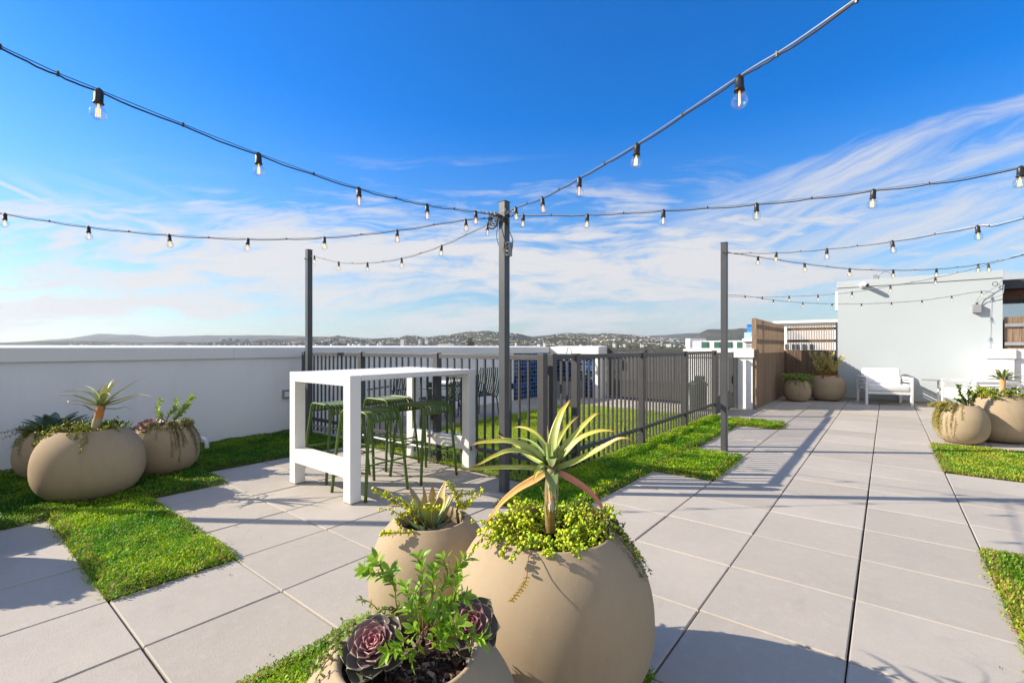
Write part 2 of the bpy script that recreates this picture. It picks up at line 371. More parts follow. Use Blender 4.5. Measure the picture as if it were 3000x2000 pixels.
# ground-cover mats
def mat_cover(name, cells, dens, L, h, cols, m, label, cat, seed, over=.03, wave=.012, base='earth', blades=False):
    rs = np.random.RandomState(seed); Vs = []; Cs = []; bm_ = MB()
    def hgt(x, y): return h*(.55+.9*np.array([noise.noise(Vector((float(a_)*3.1, float(b_)*3.1, seed))) for a_, b_ in zip(x, y)]))
    for (x0, x1, y0, y1) in cells:
        X0, X1, Y0, Y1 = u(x0), u(x1), u(y0), u(y1); A = (X1-X0)*(Y1-Y0); n = int(A*dens)
        nx, ny = max(2, int((X1-X0)/.08)), max(2, int((Y1-Y0)/.08)); vs = []; fs = []
        for i in range(nx+1):
            for j in range(ny+1):
                x = X0+(X1-X0)*i/nx; y = Y0+(Y1-Y0)*j/ny; e = min(i, nx-i, j, ny-j)
                z = (h*.30+wave*.5*noise.noise(Vector((x*5, y*5, seed)))) if e > 0 else -.012
                vs.append((x, y, z))
        for i in range(nx):
            for j in range(ny): a_ = i*(ny+1)+j; fs.append((a_, a_+ny+1, a_+ny+2, a_+1))
        bm_.add(vs, fs)
        x = rs.uniform(X0-over*.3, X1+over*.3, n); y = rs.uniform(Y0-over*.3, Y1+over*.3, n)
        # ragged overhang along the rim
        k = int(2*((X1-X0)+(Y1-Y0))*dens*over*.55); side = rs.randint(0, 4, k); t = rs.uniform(0, 1, k)
        o = np.abs(rs.normal(0, over*.55, k))*(.5+np.array([max(0, 1.2*noise.noise(Vector((float(q)*9, float(s_)*3, seed)))+.6) for q, s_ in zip(t, side)]))
        ex = np.where(side == 0, X0-o, np.where(side == 1, X1+o, X0+(X1-X0)*t)); ey = np.where(side == 2, Y0-o, np.where(side == 3, Y1+o, Y0+(Y1-Y0)*t))
        x = np.concatenate([x, ex]); y = np.concatenate([y, ey]); n = len(x)
        inside = np.minimum(np.minimum(x-X0, X1-x), np.minimum(y-Y0, Y1-y))
        top = h*(.78+.55*np.array([noise.noise(Vector((float(a_)*4, float(b_)*4, seed))) for a_, b_ in zip(x, y)]))*np.clip(.75+inside/.03*.25, .3, 1)
        z = np.where(inside > 0, top*rs.uniform(.55, 1.0, n), rs.uniform(.002, .02, n))
        l = L*rs.uniform(.6, 1.3, n)*(1-.0*x)
        az = rs.uniform(0, 2*PI, n); el = rs.uniform(.15, 1.25, n) if not blades else rs.uniform(.7, 1.5, n)
        d = np.stack([np.cos(az)*np.cos(el), np.sin(az)*np.cos(el), np.sin(el)], 1); s = np.stack([-np.sin(az), np.cos(az), 0*az], 1); w = l*(.42 if not blades else .10)
        P = np.stack([x, y, z], 1)
        v0 = P; v1 = P+d*l[:, None]*.5+s*w[:, None]*.5; v2 = P+d*l[:, None]; v3 = P+d*l[:, None]*.5-s*w[:, None]*.5
        Vs.append(np.stack([v0, v1, v2, v3], 1).reshape(-1, 3))
        pt = np.array([noise.noise(Vector((float(a_)*2.3, float(b_)*2.3, seed+5)))*.5+.5+.35*noise.noise(Vector((float(a_)*9, float(b_)*9, seed+9))) for a_, b_ in zip(x, y)])
        pt = np.clip((pt-.32)/.4, 0, 1)[:, None]; pt = np.clip(pt+rs.uniform(-.3, .3, (n, 1)), 0, 1)
        c = np.array(cols[0])*(1-pt)+np.array(cols[1])*pt; dead = (rs.uniform(0, 1, n) < np.where(inside < .07, .26, .035))[:, None]
        c = np.where(dead, np.array(cols[2]), c)*rs.uniform(.65, 1.3, (n, 1)); Cs.append(np.repeat(c, 4, 0))
    V = np.concatenate(Vs); Cc = np.concatenate(Cs); F = np.arange(len(V)).reshape(-1, 4)
    o = npmesh(name, V, F, Cc, m); tag(o, label, cat, kind='stuff')
    b2 = bm_.build('planting_bed', base, smooth=True); tag(b2, kind='structure')
    return o
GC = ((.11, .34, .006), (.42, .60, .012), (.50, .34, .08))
mat_cover('ground_cover', grass_cells[0:1]+grass_cells[2:3], 15000, .022, .06, ((.04, .18, .008), (.20, .34, .012), (.2, .17, .04)), 'grass', 'shaded green ground cover along the foot of the white parapet wall, under the left planters', 'ground cover', 3)  # leaf colours darkened to deepen the parapet's shade on this mat
mat_cover('ground_cover', grass_cells[1:2], 26000, .018, .065, GC, 'grass', 'sunny square mat of bright green ground cover set into the pavers at left', 'ground cover', 4)
mat_cover('ground_cover', grass_cells[3:6], 17000, .021, .07, GC, 'grass', 'bright green ground cover along the outside of the charcoal fence, striped by its shadow', 'ground cover', 5, over=.035)
mat_cover('ground_cover', grass_cells[6:7], 36000, .015, .05, GC, 'grass', 'green ground cover under the three nearest planters at the bottom', 'ground cover', 6)
GR = ((.18, .36, .02), (.44, .50, .04), (.45, .28, .1))
mat_cover('ground_cover', grass_cells[7:8], 14000, .024, .035, GR, 'grass', 'green ground cover patch in front of the two right planters', 'ground cover', 8)
mat_cover('ground_cover', grass_cells[8:9], 22000, .02, .04, GR, 'grass', 'green ground cover patch cut by the right edge, nearest on the right', 'ground cover', 9)
mat_cover('artificial_turf', [turf_cell], 8500, .030, .02, ((.36, .52, .012), (.52, .64, .02), (.5, .5, .08)), 'turf', 'bright yellow green artificial turf inside the fenced dog run', 'artificial turf', 11, blades=True, wave=0)
ed = MB()
for (x0, x1, y0, y1) in grass_cells[1:9]:
    for (a0, a1, b0, b1) in ((x0, x1, y0, y0), (x0, x1, y1, y1), (x0, x0, y0, y1), (x1, x1, y0, y1)):
        ed.box(u(a0)-.003, u(a1)+.003, u(b0)-.003, u(b1)+.003, -.04, .004)
tag(ed.build('bed_edging', 'edge'), kind='structure')
mb = MB(); rq = random.Random(12)
for i in range(150):
    g = rq.choice(grass_cells[1:9]); sx_ = rq.choice((0, 1)); t = rq.random(); o_ = abs(rq.gauss(0, .18))
    x, y = (u(g[0]+(g[1]-g[0])*t), u(g[2] if rq.random() < .5 else g[3])+(o_ if rq.random() < .5 else -o_)) if sx_ else (u(g[0] if rq.random() < .5 else g[1])+(o_ if rq.random() < .5 else -o_), u(g[2]+(g[3]-g[2])*t))
    a_ = rq.uniform(0, 6.28); small_leaf(mb, Vector((x, y, .006)), Vector((math.cos(a_), math.sin(a_), .08)), Vector((0, 0, 1)), rq.uniform(.010, .026), rq.uniform(.003, .008), jit(rq.choice([(.16, .10, .05), (.28, .2, .09), (.1, .07, .04)]), .3, rq), fold=.3)
tag(mb.build('leaf_litter', 'leaf'), 'dry brown leaf scraps scattered on the pavers beside the ground cover', 'leaf litter', kind='stuff')
# ------------------------------------------------------------------ parapet walls
def wall(name, label, parts, cat='wall'):
    e = empty(name, label, cat)
    for n, m, boxes, bv in parts:
        mb = MB()
        for bx in boxes: mb.box(*bx)
        mb.build(n, m, e, bevel=bv)
    return e
e = empty('parapet_wall', 'long white stucco parapet wall with overhanging coping, in shade at left', 'wall', (-7.25, 2, 0))
def ch(mb, n, m, **k): return mb.build(n, m, e, loc=(7.25, -2, 0), **k)
ch(MB().box(-7.45, -7.12, -4.5, 7.32, -.3, 1.165), 'wall', 'stucco')
# coping: top falls inward
def coping(mb, x0, x1, y0, y1, zf, zb, zbot, side):
    zs = {'+x': (zb, zf, zf, zb), '-y': (zf, zf, zb, zb), '-x': (zf, zb, zb, zf)}[side]
    vs = [(x0, y0, zbot), (x1, y0, zbot), (x1, y1, zbot), (x0, y1, zbot), (x0, y0, zs[0]), (x1, y0, zs[1]), (x1, y1, zs[2]), (x0, y1, zs[3])]
    mb.add(vs, [(0, 3, 2, 1), (4, 5, 6, 7), (0, 1, 5, 4), (1, 2, 6, 5), (2, 3, 7, 6), (3, 0, 4, 7)])
ys = [-4.5, -2.2, .9, 3.2, 5.6, 8.1, 8.85]
for y0, y1 in zip(ys, ys[1:]):
    mb = MB(); coping(mb, -7.47, -7.085, y0+.0015, y1-.0015, 1.319, 1.349, 1.167, '+x'); ch(mb, 'coping', 'coping')
ch(MB().box(-7.45, -7.105, 7.325, 8.90, -.05, 1.164), 'tiled_panel', 'tile')
e = empty('tiled_end_wall', 'sunlit white capped wall with blue mosaic tile at the far end of the dog run', 'wall', (-6.3, 9.2, 0))
def ch(mb, n, m, **k): return mb.build(n, m, e, loc=(6.3, -9.2, 0), **k)
ch(MB().box(-7.1, -5.80, 9.02, 9.3, -.1, 1.12), 'tiled_panel', 'tile'); ch(MB().box(-5.797, -5.62, 8.99, 9.3, -.1, 1.14), 'wall', 'stucco')
mb = MB(); coping(mb, -7.08, -5.60, 8.87, 9.33, 1.325, 1.355, 1.145, '-y'); ch(mb, 'coping', 'coping')
e = empty('parapet_wall', 'white parapet behind the green bin and perforated gate, beyond the far end of the fence', 'wall', (-3, 9.3, 0))
def ch(mb, n, m, **k): return mb.build(n, m, e, loc=(3, -9.3, 0), **k)
ch(MB().box(-3.53, -2.10, 9.16, 9.4, -.1, 1.10), 'wall', 'stucco')
mb = MB(); coping(mb, -3.55, -2.07, 9.12, 9.42, 1.275, 1.30, 1.102, '-y'); ch(mb, 'coping', 'coping')
wall('parapet_wall', 'white parapet running back behind the brown slat screen', [('wall', 'stucco', [(-2.62, -2.16, 9.44, 13.1, -.1, 1.19)], 0), ('coping', 'coping', [(-2.64, -2.14, 9.45, 13.12, 1.192, 1.262)], .004)])
tag(MB().box(-2.555, -2.39, 9.085, 9.155, .0, 1.09).build('gate_post', 'canopy', bevel=.003), 'dark flat gate post against the white wall right of the rear light pole', 'gate post')
wall('parapet_wall', 'bright white parapet block with coping at the right edge behind the armchair', [('wall', 'stucco', [(1.76, 2.16, 12.02, 12.68, -.05, 1.085)], 0), ('wall', 'stucco', [(2.165, 3.3, 12.1, 12.6, -.05, 1.083)], 0), ('coping', 'coping', [(1.735, 2.185, 11.99, 12.69, 1.087, 1.285)], .004), ('coping', 'coping', [(2.19, 3.4, 12.05, 12.65, 1.087, 1.283)], .004)])
# pale block building
e = empty('stair_building', 'tall pale blue stucco rooftop block with a capped top edge', 'building', (.6, 12.7, 0))
def ch(mb, n, m, **k): return mb.build(n, m, e, loc=(-.6, -12.7, 0), **k)
ch(MB().box(-.848, 2.085, 12.70, 16.5, -.05, 2.815), 'wall', 'pale')
ch(MB().box(-.862, 2.10, 12.68, 16.5, 2.82, 2.985), 'parapet_cap', 'pale', bevel=.004)
ch(MB().box(-.93, -.85, 13.1, 13.5, 2.28, 2.78), 'scupper_box', 'stucco', bevel=.004)
ch(MB().box(-.85, 2.09, 12.665, 12.70, -.05, .06), 'base_trim', 'gravel')
e = empty('security_camera', 'white dome security camera high on the pale wall', 'security camera', (-.34, 12.66, 2.84))
MB().box(-.05, .05, -.02, .04, -.05, .05).build('mount', 'white_metal', e, bevel=.004)
MB().tube([(.0, -.01, .02), (.02, -.14, .03), (.10, -.22, -.02)], [.05, .055, .05], 14).build('housing', 'white_metal', e, smooth=True)
MB().tube([(.10, -.22, -.02), (.115, -.235, -.03)], [.04, .03], 14).build('lens', 'black', e, smooth=True)
e = empty('junction_box', 'grey electrical box on the pale wall below the string light coil', 'electrical box', (1.68, 12.64, 2.17))
MB().box(-.07, .07, -.05, .055, -.09, .09).build('box', 'boxgrey', e, bevel=.005); MB().tube([(0, 0, .09), (0, 0, .13)], .02, 8).build('gland', 'black', e)
MB().tube(spline([(0, 0, .12), (.03, -.01, .25), (.2, 0, .38), (.34, 0, .5), (.40, 0, .62)], 14), .007, 6).build('cord', 'boxgrey', e)
MB().tube(spline([(.02, 0, .12), (.08, -.01, .2), (.3, 0, .24), (.40, 0, .3), (.42, 0, .5)], 14), .007, 6).build('cord', 'boxgrey', e)
MB().tube([(.28+.04*math.cos(a/8*PI), -.02-.004*(a % 3), .52+.04*math.sin(a/8*PI)) for a in range(34)], .006, 6).build('cable_coil', 'black', e)
tag(MB().tube([(.1+.13*math.cos(a/12*PI), 12.8, 3.0+.16*math.sin(a/12*PI)) for a in range(13)], .012, 6).box(-.13, -.04, 12.78, 12.86, 2.99, 3.10).build('roof_vent_loop', 'boxgrey'), 'small grey vent loop standing on top of the pale block', 'roof vent')
# ------------------------------------------------------------------ brown slat screens
def slat_box(mb, x0, x1, y0, y1, z0, z1): mb.box(x0, x1, y0, y1, z0, z1)
def screen(name, label, rng, along, fixed, zt0, zt1, w, gap, dpt, rails, loc):
    e = empty(name, label, 'screen', loc); a, b_ = rng; mb = MB(); tv = []; x = a
    n = int((b_-a)/(w+gap))
    for i in range(n):
        x = a+i*(w+gap); zt = zt0+(zt1-zt0)*i/max(1, n-1); t = R_.random()
        if along == 'y': mb.box(fixed, fixed+dpt, x, x+w, .02, zt)
        else: mb.box(x, x+w, fixed, fixed+dpt, .02, zt)
        tv += [t]*8
    o = mb.build('slat_panel', 'wood', e, loc=(-loc[0], -loc[1], 0)); at2 = o.data.attributes.new('tint', 'FLOAT', 'POINT'); at2.data.foreach_set('value', tv)
    for z in rails:
        if along == 'y': MB().box(fixed-.045, fixed-.003, a, b_, z, z+.07).build('rail', 'wood', e, loc=(-loc[0], -loc[1], 0))
        else: MB().box(a, b_, fixed+dpt+.003, fixed+dpt+.045, z, z+.07).build('rail', 'wood', e, loc=(-loc[0], -loc[1], 0))
    return e
e1 = screen('slat_screen', 'brown timber slat screen running back beside the white parapet, seen edge on', (9.25, 12.74), 'y', -2.075, 1.93, 1.90, .034, .026, .036, (1.45, 1.77), (-2.05, 11, 0))
MB().box(-2.12, -2.03, 9.19, 9.24, .0, 1.94).build('end_post', 'wood', e1, loc=(2.05, -11, 0)); MB().box(-2.17, -2.125, 9.19, 9.27, .0, 1.24).build('bracket', 'canopy', e1, loc=(2.05, -11, 0))
e2 = screen('slat_screen', 'brown timber slat screen with open gaps behind the two far planters', (-1.99, -.90), 'x', 12.78, 1.90, 1.93, .016, .021, .04, (1.45, 1.77), (-1.45, 12.8, 0))
MB().box(-.895, -.855, 12.76, 12.84, .0, 1.95).build('end_post', 'canopy', e2, loc=(1.45, -12.8, 0))
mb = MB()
for i in range(13): mb.box(-2.1+i*.1, -2.1+i*.1+.0995, 13.05, 13.08, 0, 1.24)  # brown boards added in place of the shaded white wall behind the slats
o = mb.build('shade_backing_boards', 'wood'); tag(o, 'dark timber boards added low behind the open slat screen to stand for shaded wall', 'fence')
# ------------------------------------------------------------------ railings round the dog run
FX, FY = -2.45, 1.87
def railing(name, label, axis, fixed, posts, z0=.07, ztop=1.256, spacing=.112):
    e = empty(name, label, 'fence', (fixed, posts[0], 0) if axis == 'y' else (posts[0], fixed, 0)); L = e.location
    def bx(n, a0, a1, w, za, zb, bv=.0015):
        mb = MB()
        if axis == 'y': mb.box(-w/2, w/2, a0-posts[0], a1-posts[0], za, zb)
        else: mb.box(a0-posts[0], a1-posts[0], -w/2, w/2, za, zb)
        return mb.build(n, 'fence', e, bevel=bv)
    for p in posts: bx('post', p-.037, p+.037, .074, -.01, ztop+.004, .003)
    for a0, a1 in zip(posts, posts[1:]):
        bx('top_rail', a0+.038, a1-.038, .045, ztop-.055, ztop-.008); bx('bottom_rail', a0+.038, a1-.038, .04, .215, .258)
        n = max(1, round((a1-a0-.1)/spacing)-1); g = (a1-a0-.1)/(n+1)
        for k in range(n): c_ = a0+.05+g*(k+1); bx('picket', c_-.0095, c_+.0095, .022, z0, ztop-.056, .001)
    return e
railing('metal_fence', 'charcoal picket fence along the back of the white table up to the parapet wall', 'x', FY, [-6.94, -5.43, -3.93, -2.45])
railing('metal_fence', 'charcoal picket fence running back along the sunny ground cover', 'y', FX, [2.035, 2.489, 4.204, 5.927, 7.618])
e = empty('metal_gate', 'narrow charcoal picket gate with a solid kick plate at the far end of the fence', 'gate', (FX, 7.72, 0))
for a0, a1, za, zb, n in [(0, .05, .02, 1.22, 'stile'), (1.22, 1.27, .02, 1.22, 'stile'), (.05, 1.22, 1.17, 1.215, 'rail'), (.05, 1.22, .03, .33, 'kick_plate'), (.05, 1.22, .332, .37, 'rail')]:
    MB().box(-.02, .02, a0, a1, za, zb).build(n, 'fence', e, bevel=.002)
for k in range(9): MB().box(-.011, .011, .16+k*.113, .18+k*.113, .371, 1.169).build('picket', 'fence', e)
MB().box(.02, .05, 1.1, 1.2, .55, .72).build('latch', 'black', e, bevel=.004)
# perforated double gate at the back
e = empty('perforated_gate', 'wide grey double gate of perforated sheet behind the artificial turf', 'gate', (-5.55, 9.3, 0))
GW = 2.0
for (a0, a1) in ((.05, GW/2-.03), (GW/2+.03, GW-.05)):
    MB().box(a0, a1, -.008, .008, .50, 1.24).build('perforated_panel', 'perf', e); MB().box(a0, a1, -.012, .012, .06, .49).build('solid_panel', 'fence', e)
    MB().box(a0, a1, -.02, .02, 1.24, 1.285).build('top_rail', 'fence', e); MB().box(a0, a1, -.018, .018, .44, .498).build('mid_rail', 'fence', e)
    mb = MB(); n = int((a1-a0)/.16)
    for k in range(n+1): x = a0+(a1-a0-.05)*k/n; mb.box(x, x+.05, .012, .05, .5, 1.24)
    mb.build('upright_bars', 'fence', e)
for x in (0, GW/2-.03, GW-.05): MB().box(x, x+.05 if x != GW/2-.03 else x+.06, -.03, .03, 0, 1.32).build('post', 'fence', e, bevel=.002)
# dog wash, bin, table and chairs inside the run
e = empty('wash_station', 'grey metal dog wash box with a curved tap in front of the blue tiles', 'wash station', (-6.35, 8.6, 0))
MB().box(-.28, .3, -.2, .22, 0, .46).build('cabinet', 'tubgrey', e, bevel=.01); MB().box(-.33, .32, -.24, .25, .462, .52).build('basin_rim', 'canopy', e, bevel=.008)
MB().tube(spline([(-.1, .1, .5), (-.1, .1, .9), (-.06, .08, 1.24), (.02, .05, 1.31), (.1, .02, 1.22), (.12, 0, 1.08)], 18), .012, 8).build('tap', 'steel', e, smooth=True)
MB().tube([(.12, 0, 1.08), (.12, 0, 1.0)], [.03, .04], 10).build('spray_head', 'pvc', e); MB().tube([(-.12, .1, 1.05), (-.12, 0, 1.0)], [.03, .035], 10).build('spray_head', 'pvc', e)
e = empty('waste_bin', 'dark green waste bin behind the fence pickets near the far gate', 'bin', (-2.98, 8.35, 0))
MB().lathe([(.15, 0), (.17, .05), (.18, .5), (.19, .52), (.19, .56), (.15, .6), (.02, .62)], n=20).build('body', 'bin', e, smooth=True)
MB().tube([(0, 0, .6), (0, 0, .70)], .03, 8).build('lid_knob', 'black', e); MB().box(-.05, .15, -.1, .02, .62, .72).build('bag_dispenser', 'bin', e, bevel=.01)
def dk_chair(x, y, rz, label):
    e = empty('slatted_chair', label, 'chair', (x, y, 0), rz, 'dark green chairs in the dog run')
    for sx in (-.25, .25):
        MB().tube(spline([(sx, -.3, 0), (sx, -.25, .42), (sx, .05, .42), (sx, .28, .42), (sx, .36, .9)], 22), .012, 7).build('side_frame', 'dkgreen', e, smooth=True)
        MB().tube(spline([(sx, .33, 0), (sx, .25, .40)], 4), .012, 7).build('leg', 'dkgreen', e)
        MB().tube([(sx*1.08, -.27, .62), (sx*1.08, .3, .64)], .012, 7).build('armrest', 'dkgreen', e)
    mb = MB()
    for k in range(10):
        xx = -.22+k*.049; P = spline([(xx, -.32, .36), (xx, -.26, .46), (xx, .0, .42), (xx, .24, .42), (xx, .33, .62), (xx, .38, .88), (xx, .36, .95)], 18)
        vs = []; fs = []
        for p in P: vs += [p+Vector((-.012, 0, 0)), p+Vector((.012, 0, 0))]
        for i in range(len(P)-1): fs.append((2*i, 2*i+1, 2*i+3, 2*i+2))
        mb.add(vs, fs)
    o = mb.build('seat_slats', 'dkgreen', e, smooth=True); md = o.modifiers.new('s', 'SOLIDIFY'); md.thickness = .004
    return e
dk_chair(-6.35, 3.05, math.radians(10), 'dark green slatted chair in the dog run, leftmost of three beyond the table')
dk_chair(-5.95, 3.75, math.radians(-75), 'dark green slatted chair in the dog run, middle of three beyond the table')
dk_chair(-5.95, 4.75, math.radians(-100), 'dark green slatted chair in the dog run, nearest the open concrete on the right')
e = empty('low_table', 'small pale topped table with an olive leg among the dark green chairs', 'table', (-6.1, 4.3, 0))
MB().box(-.42, .28, -.42, .34, .685, .715).build('tabletop', 'white_metal', e, bevel=.003)
for sx, sy in ((.2, .24), (-.36, .24), (.2, -.36), (-.36, -.36)): MB().box(sx, sx+.06, sy, sy+.06, 0, .684).build('leg', 'olive_leg', e, bevel=.002)
# ------------------------------------------------------------------ light posts
posts = {'centre': (-2.615, 1.495, 2.655, 'tall grey steel light post in the middle with cables bundled at its top'),
         'left': (-6.28, 1.58, 2.70, 'tall grey steel light post at left standing behind the white bar table'),
         'right': (-1.495, 4.562, 2.655, 'tall grey steel light post at right standing on the pavers by the ground cover'),
         'far': (-2.736, 9.47, 2.60, 'far light post hidden behind the right post, by the slat screen'),
         'off': (-6.2, -2.08, 2.65, 'light post standing beyond the left edge of the view')}
m, nt, b = mat('worn_grey_post', rough=.42)
p = geo(nt); n1 = nz(nt, 7, 3, .5, p); sx = nt.nodes.new('ShaderNodeSeparateXYZ'); nt.links.new(p, sx.inputs[0])
nt.links.new(ramp(nt, nz(nt, 6, 4, .5, p), [(.3, (.075, .08, .086)), (.7, (.062, .066, .071))]), b.inputs['Base Color']); M['wpost'] = m
for k, (x, y, h, lab) in posts.items():
    e = empty('light_post', lab, 'light post', (x, y, 0)); w = .0365
    MB().box(-w, w, -w, w, -.01, h).build('pole', 'wpost', e, bevel=.004)
    MB().box(-w-.004, w+.004, -w-.004, w+.004, h+.001, h+.006).build('cap', 'wpost', e, bevel=.001)
    if k != 'off': MB().box(-.055, .055, -.055, .055, -.004, .006).build('base_plate', 'steel', e, bevel=.001)
    for a_ in ((.038, 0), (0, -.038)): MB().tube([(a_[0], a_[1], h-.13), (a_[0]*1.8, a_[1]*1.8, h-.13)], .006, 6).build('eye_bolt', 'black', e)
    if k == 'centre':
        ox = .04
        mb = MB()
        for i in range(9):
            r = R_.uniform(.035, .06); cx_ = R_.uniform(-.12, -.03); cz_ = h-R_.uniform(.12, .2); ph = R_.random()*6
            mb.tube([(cx_+r*math.cos(a/9*PI+ph), -.05-R_.uniform(0, .012), cz_+r*math.sin(a/9*PI+ph)) for a in range(19)], .0042, 5)
        for i in range(7):
            mb.tube(spline([(-.05+R_.uniform(-.02, .02), -.045, h-.11), (R_.uniform(-.03, .03), -.05, h-.14-R_.uniform(0, .05)), (.05, -.045, h-.13-R_.uniform(0, .08)), (.06, -.01, h-.2-R_.uniform(0, .06))], 10), .0045, 5)
        mb.build('cable_bundle', 'black', e, smooth=True)
        mb = MB()
        for (sx_, ex_, zz) in ((.045, .085, .40), (.05, .09, .43), (.055, .095, .46)):
            mb.tube(spline([(sx_, -.03, h-.15), (.075, -.03, h-.26), (.115, -.02, h-.36), (.11, -.02, h-zz+.02), (ex_, -.015, h-zz)], 14), .0035, 5)
        mb.tube(spline([(-.06, -.02, h-.2), (-.075, -.02, h-.3), (-.06, -.01, h-.38), (-.036, 0, h-.40)], 12), .003, 5)
        mb.build('hanging_cord', 'black', e, smooth=True)
        bx_ = empty('x', None, None); bpy.data.objects.remove(bx_)
        o = MB().box(.0375, .072, -.03, .03, h-.50, h-.375).build('outlet_box', 'boxgrey', e, bevel=.004)
        mb = MB(); my = MB()
        for q in range(3): mb.tube([(.058, -.03, h-.395-q*.04), (.058, -.052, h-.395-q*.04)], .012, 8); my.box(.041, .045, -.0325, -.0305, h-.408-q*.04, h-.382-q*.04)
        mb.build('plug', 'black', o); my.build('yellow_mark', 'yellow', o)
        mb = MB()
        for (dx_, dy_, ll) in ((-.10, -.12, 9), (.08, -.06, 9), (-.12, .0, 7), (.1, .02, 8)):
            for q in range(ll):
                t = q/ll; cxx = dx_*(.35+t); cyy = dy_*(.35+t)-.03; r = .009
                mb.tube([(cxx+r*math.cos(a/4*PI)*(q % 2), cyy+r*math.cos(a/4*PI)*((q+1) % 2), h-.115+.012*R_.random()+r*math.sin(a/4*PI)) for a in range(9)], .0028, 5)
        mb.build('turnbuckle_chain', 'steel', e, smooth=True)
# ------------------------------------------------------------------ string lights
def make_bulb():
    s = MB().lathe([(.0001, .012), (.009, .012), (.0130, .004), (.0145, -.004), (.0145, -.036), (.0175, -.038), (.0175, -.044), (.0001, -.044)], n=14).build('lamp_socket', 'black', smooth=True)
    gp = [(.0001, -.043), (.012, -.0445), (.0135, -.050)]+[(.0275*math.cos(a), -.0765+.0275*math.sin(a)) for a in [1.02-i*(1.02+PI/2)/9 for i in range(9)]]+[(.0001, -.104)]
    g = MB().lathe(gp, n=20).build('glass_globe', 'glass', s, smooth=True)
    f = MB()
    for k in (-.0062, -.002, .002, .0062): f.tube([(k, 0, -.060), (k*1.15, 0, -.092)], .0013, 6)
    f.tube([(0, 0, -.044), (0, 0, -.058)], .003, 6)
    f.build('filament', 'filament', s)
    return s
proto = make_bulb(); used = [False]
def bulb(parent, p, tilt):
    o = proto if not used[0] else copy_tree(proto); used[0] = True
    o.parent = parent; o.location = p; o.rotation_euler = (R_.uniform(-tilt, tilt), R_.uniform(-tilt, tilt), R_.uniform(0, 6)); return o
def string(label, P, ang, px, start_z, ext=None, tie='steel', far=False):
    e = empty('string_light', label, 'string light', (P[0], P[1], 0), 0, 'string lights strung between the posts')
    O = Vector((P[0], P[1], 0)); a = math.radians(ang); pts = [Vector((P[0], P[1], start_z))+Vector((math.cos(a), math.sin(a), 0))*.05]
    B = []
    for q in px:
        w = onplane(q[0], q[1], P[0], P[1], a)
        pts.append(w)
        if len(q) < 3: B.append(w)
    if ext: pts.append(Vector(ext))
    n = (len(pts)-1)*14; C_ = spline(pts, n+1); Cg = [c-O for c in C_]
    # support wire and a cord that hangs in small loops beneath it
    MB().tube([c+Vector((0, 0, .004)) for c in Cg], .0025 if tie == 'steel' else .0016, 6).build('guy_wire', 'steel' if tie == 'steel' else 'black', e, smooth=True)
    cord = []; side = Vector((-math.sin(a), math.cos(a), 0))
    for i, c in enumerate(Cg):
        f_ = abs(math.sin(PI*(i/7.0))); cord.append(c+Vector((0, 0, -.003-.0055*f_*R_.uniform(.7, 1.2)))+side*R_.uniform(-.002, .002))
    MB().tube(cord, .0033, 6).build('cord', 'black', e, smooth=True)
    mb = MB()
    for i in range(0, n, 7): mb.tube([Cg[i]+Vector((0, 0, .010)), Cg[i]-Vector((0, 0, .008))], .0048, 6)
    mb.build('cable_tie', 'black', e)
    for w in B: bulb(e, w-O-Vector((0, 0, .006)), .09)
    return e
P0 = (-2.62, 1.49); PR = (-1.495, 4.562); PFA = (-2.736, 9.43)
string('string light rising to the upper left corner from the middle post, highest on the left', P0, 278, [(1394, 620), (1251, 600), (1051, 552), (757, 452), (290, 266), (0, 138, 0)], 2.52, (-2.06, -2.5, 2.45), 'thin')
string('string light sagging from the middle post to the left edge of the view', P0, 225, [(1364, 644), (1163, 675), (950, 696), (726.5, 700), (495.5, 688.6), (259, 665), (14.5, 627)], 2.51, (-6.17, -2.05, 2.55), 'thin')
string('short string light between the left post and the middle post', P0, 179, [(1428, 658), (1293.5, 720), (1176, 757), (1076, 770), (992, 768), (921, 750)], 2.5, (-6.24, 1.575, 2.61), 'thin')
string('string light on a bright wire climbing from the middle post to the top edge', P0, 326, [(1511, 608), (1589, 580), (1697.5, 522), (1867, 424), (2166, 226.5), (2510, 0, 0)], 2.53, (1.2, -1.1, 2.26))
string('string light running right from the middle post to the right edge, above the right post', P0, 5, [(1533.5, 630.5), (1721, 629.5), (1944, 617), (2216.5, 598), (2559, 558), (2990, 491)], 2.52, (2.2, 1.92, 2.45))
string('string light rising from the top of the right post to the right edge', PR, 327, [(2274.5, 740), (2422, 729), (2614, 706.5), (2864, 663), (3000, 638.5, 0)], 2.52, (2.2, 2.16, 2.4))
string('string light sagging from the right post in front of the pale block top', PR, 46, [(2221, 752), (2357, 772), (2489, 787), (2617, 791), (2743.5, 788), (2866, 774.7), (2995, 748, 0)], 2.54, (2.5, 8.6, 2.85), 'thin')
string('far string light crossing the pale wall and rising to the right', PFA, 329, [(2233, 869.6), (2311.6, 867.4), (2396, 864), (2495.7, 855), (2608.5, 837), (2740, 812.7), (2895, 773.6)], 2.46, (2.2, 6.45, 2.7))
string('farthest string light ending at the grey box on the pale wall', PFA, 35, [(2183, 866), (2266, 878.5), (2351.7, 886), (2437.7, 889.6), (2523.6, 889.6), (2611.8, 886), (2701, 879.6), (2788, 867), (2875, 852.8)], 2.5, (1.95, 12.69, 2.5), 'thin')
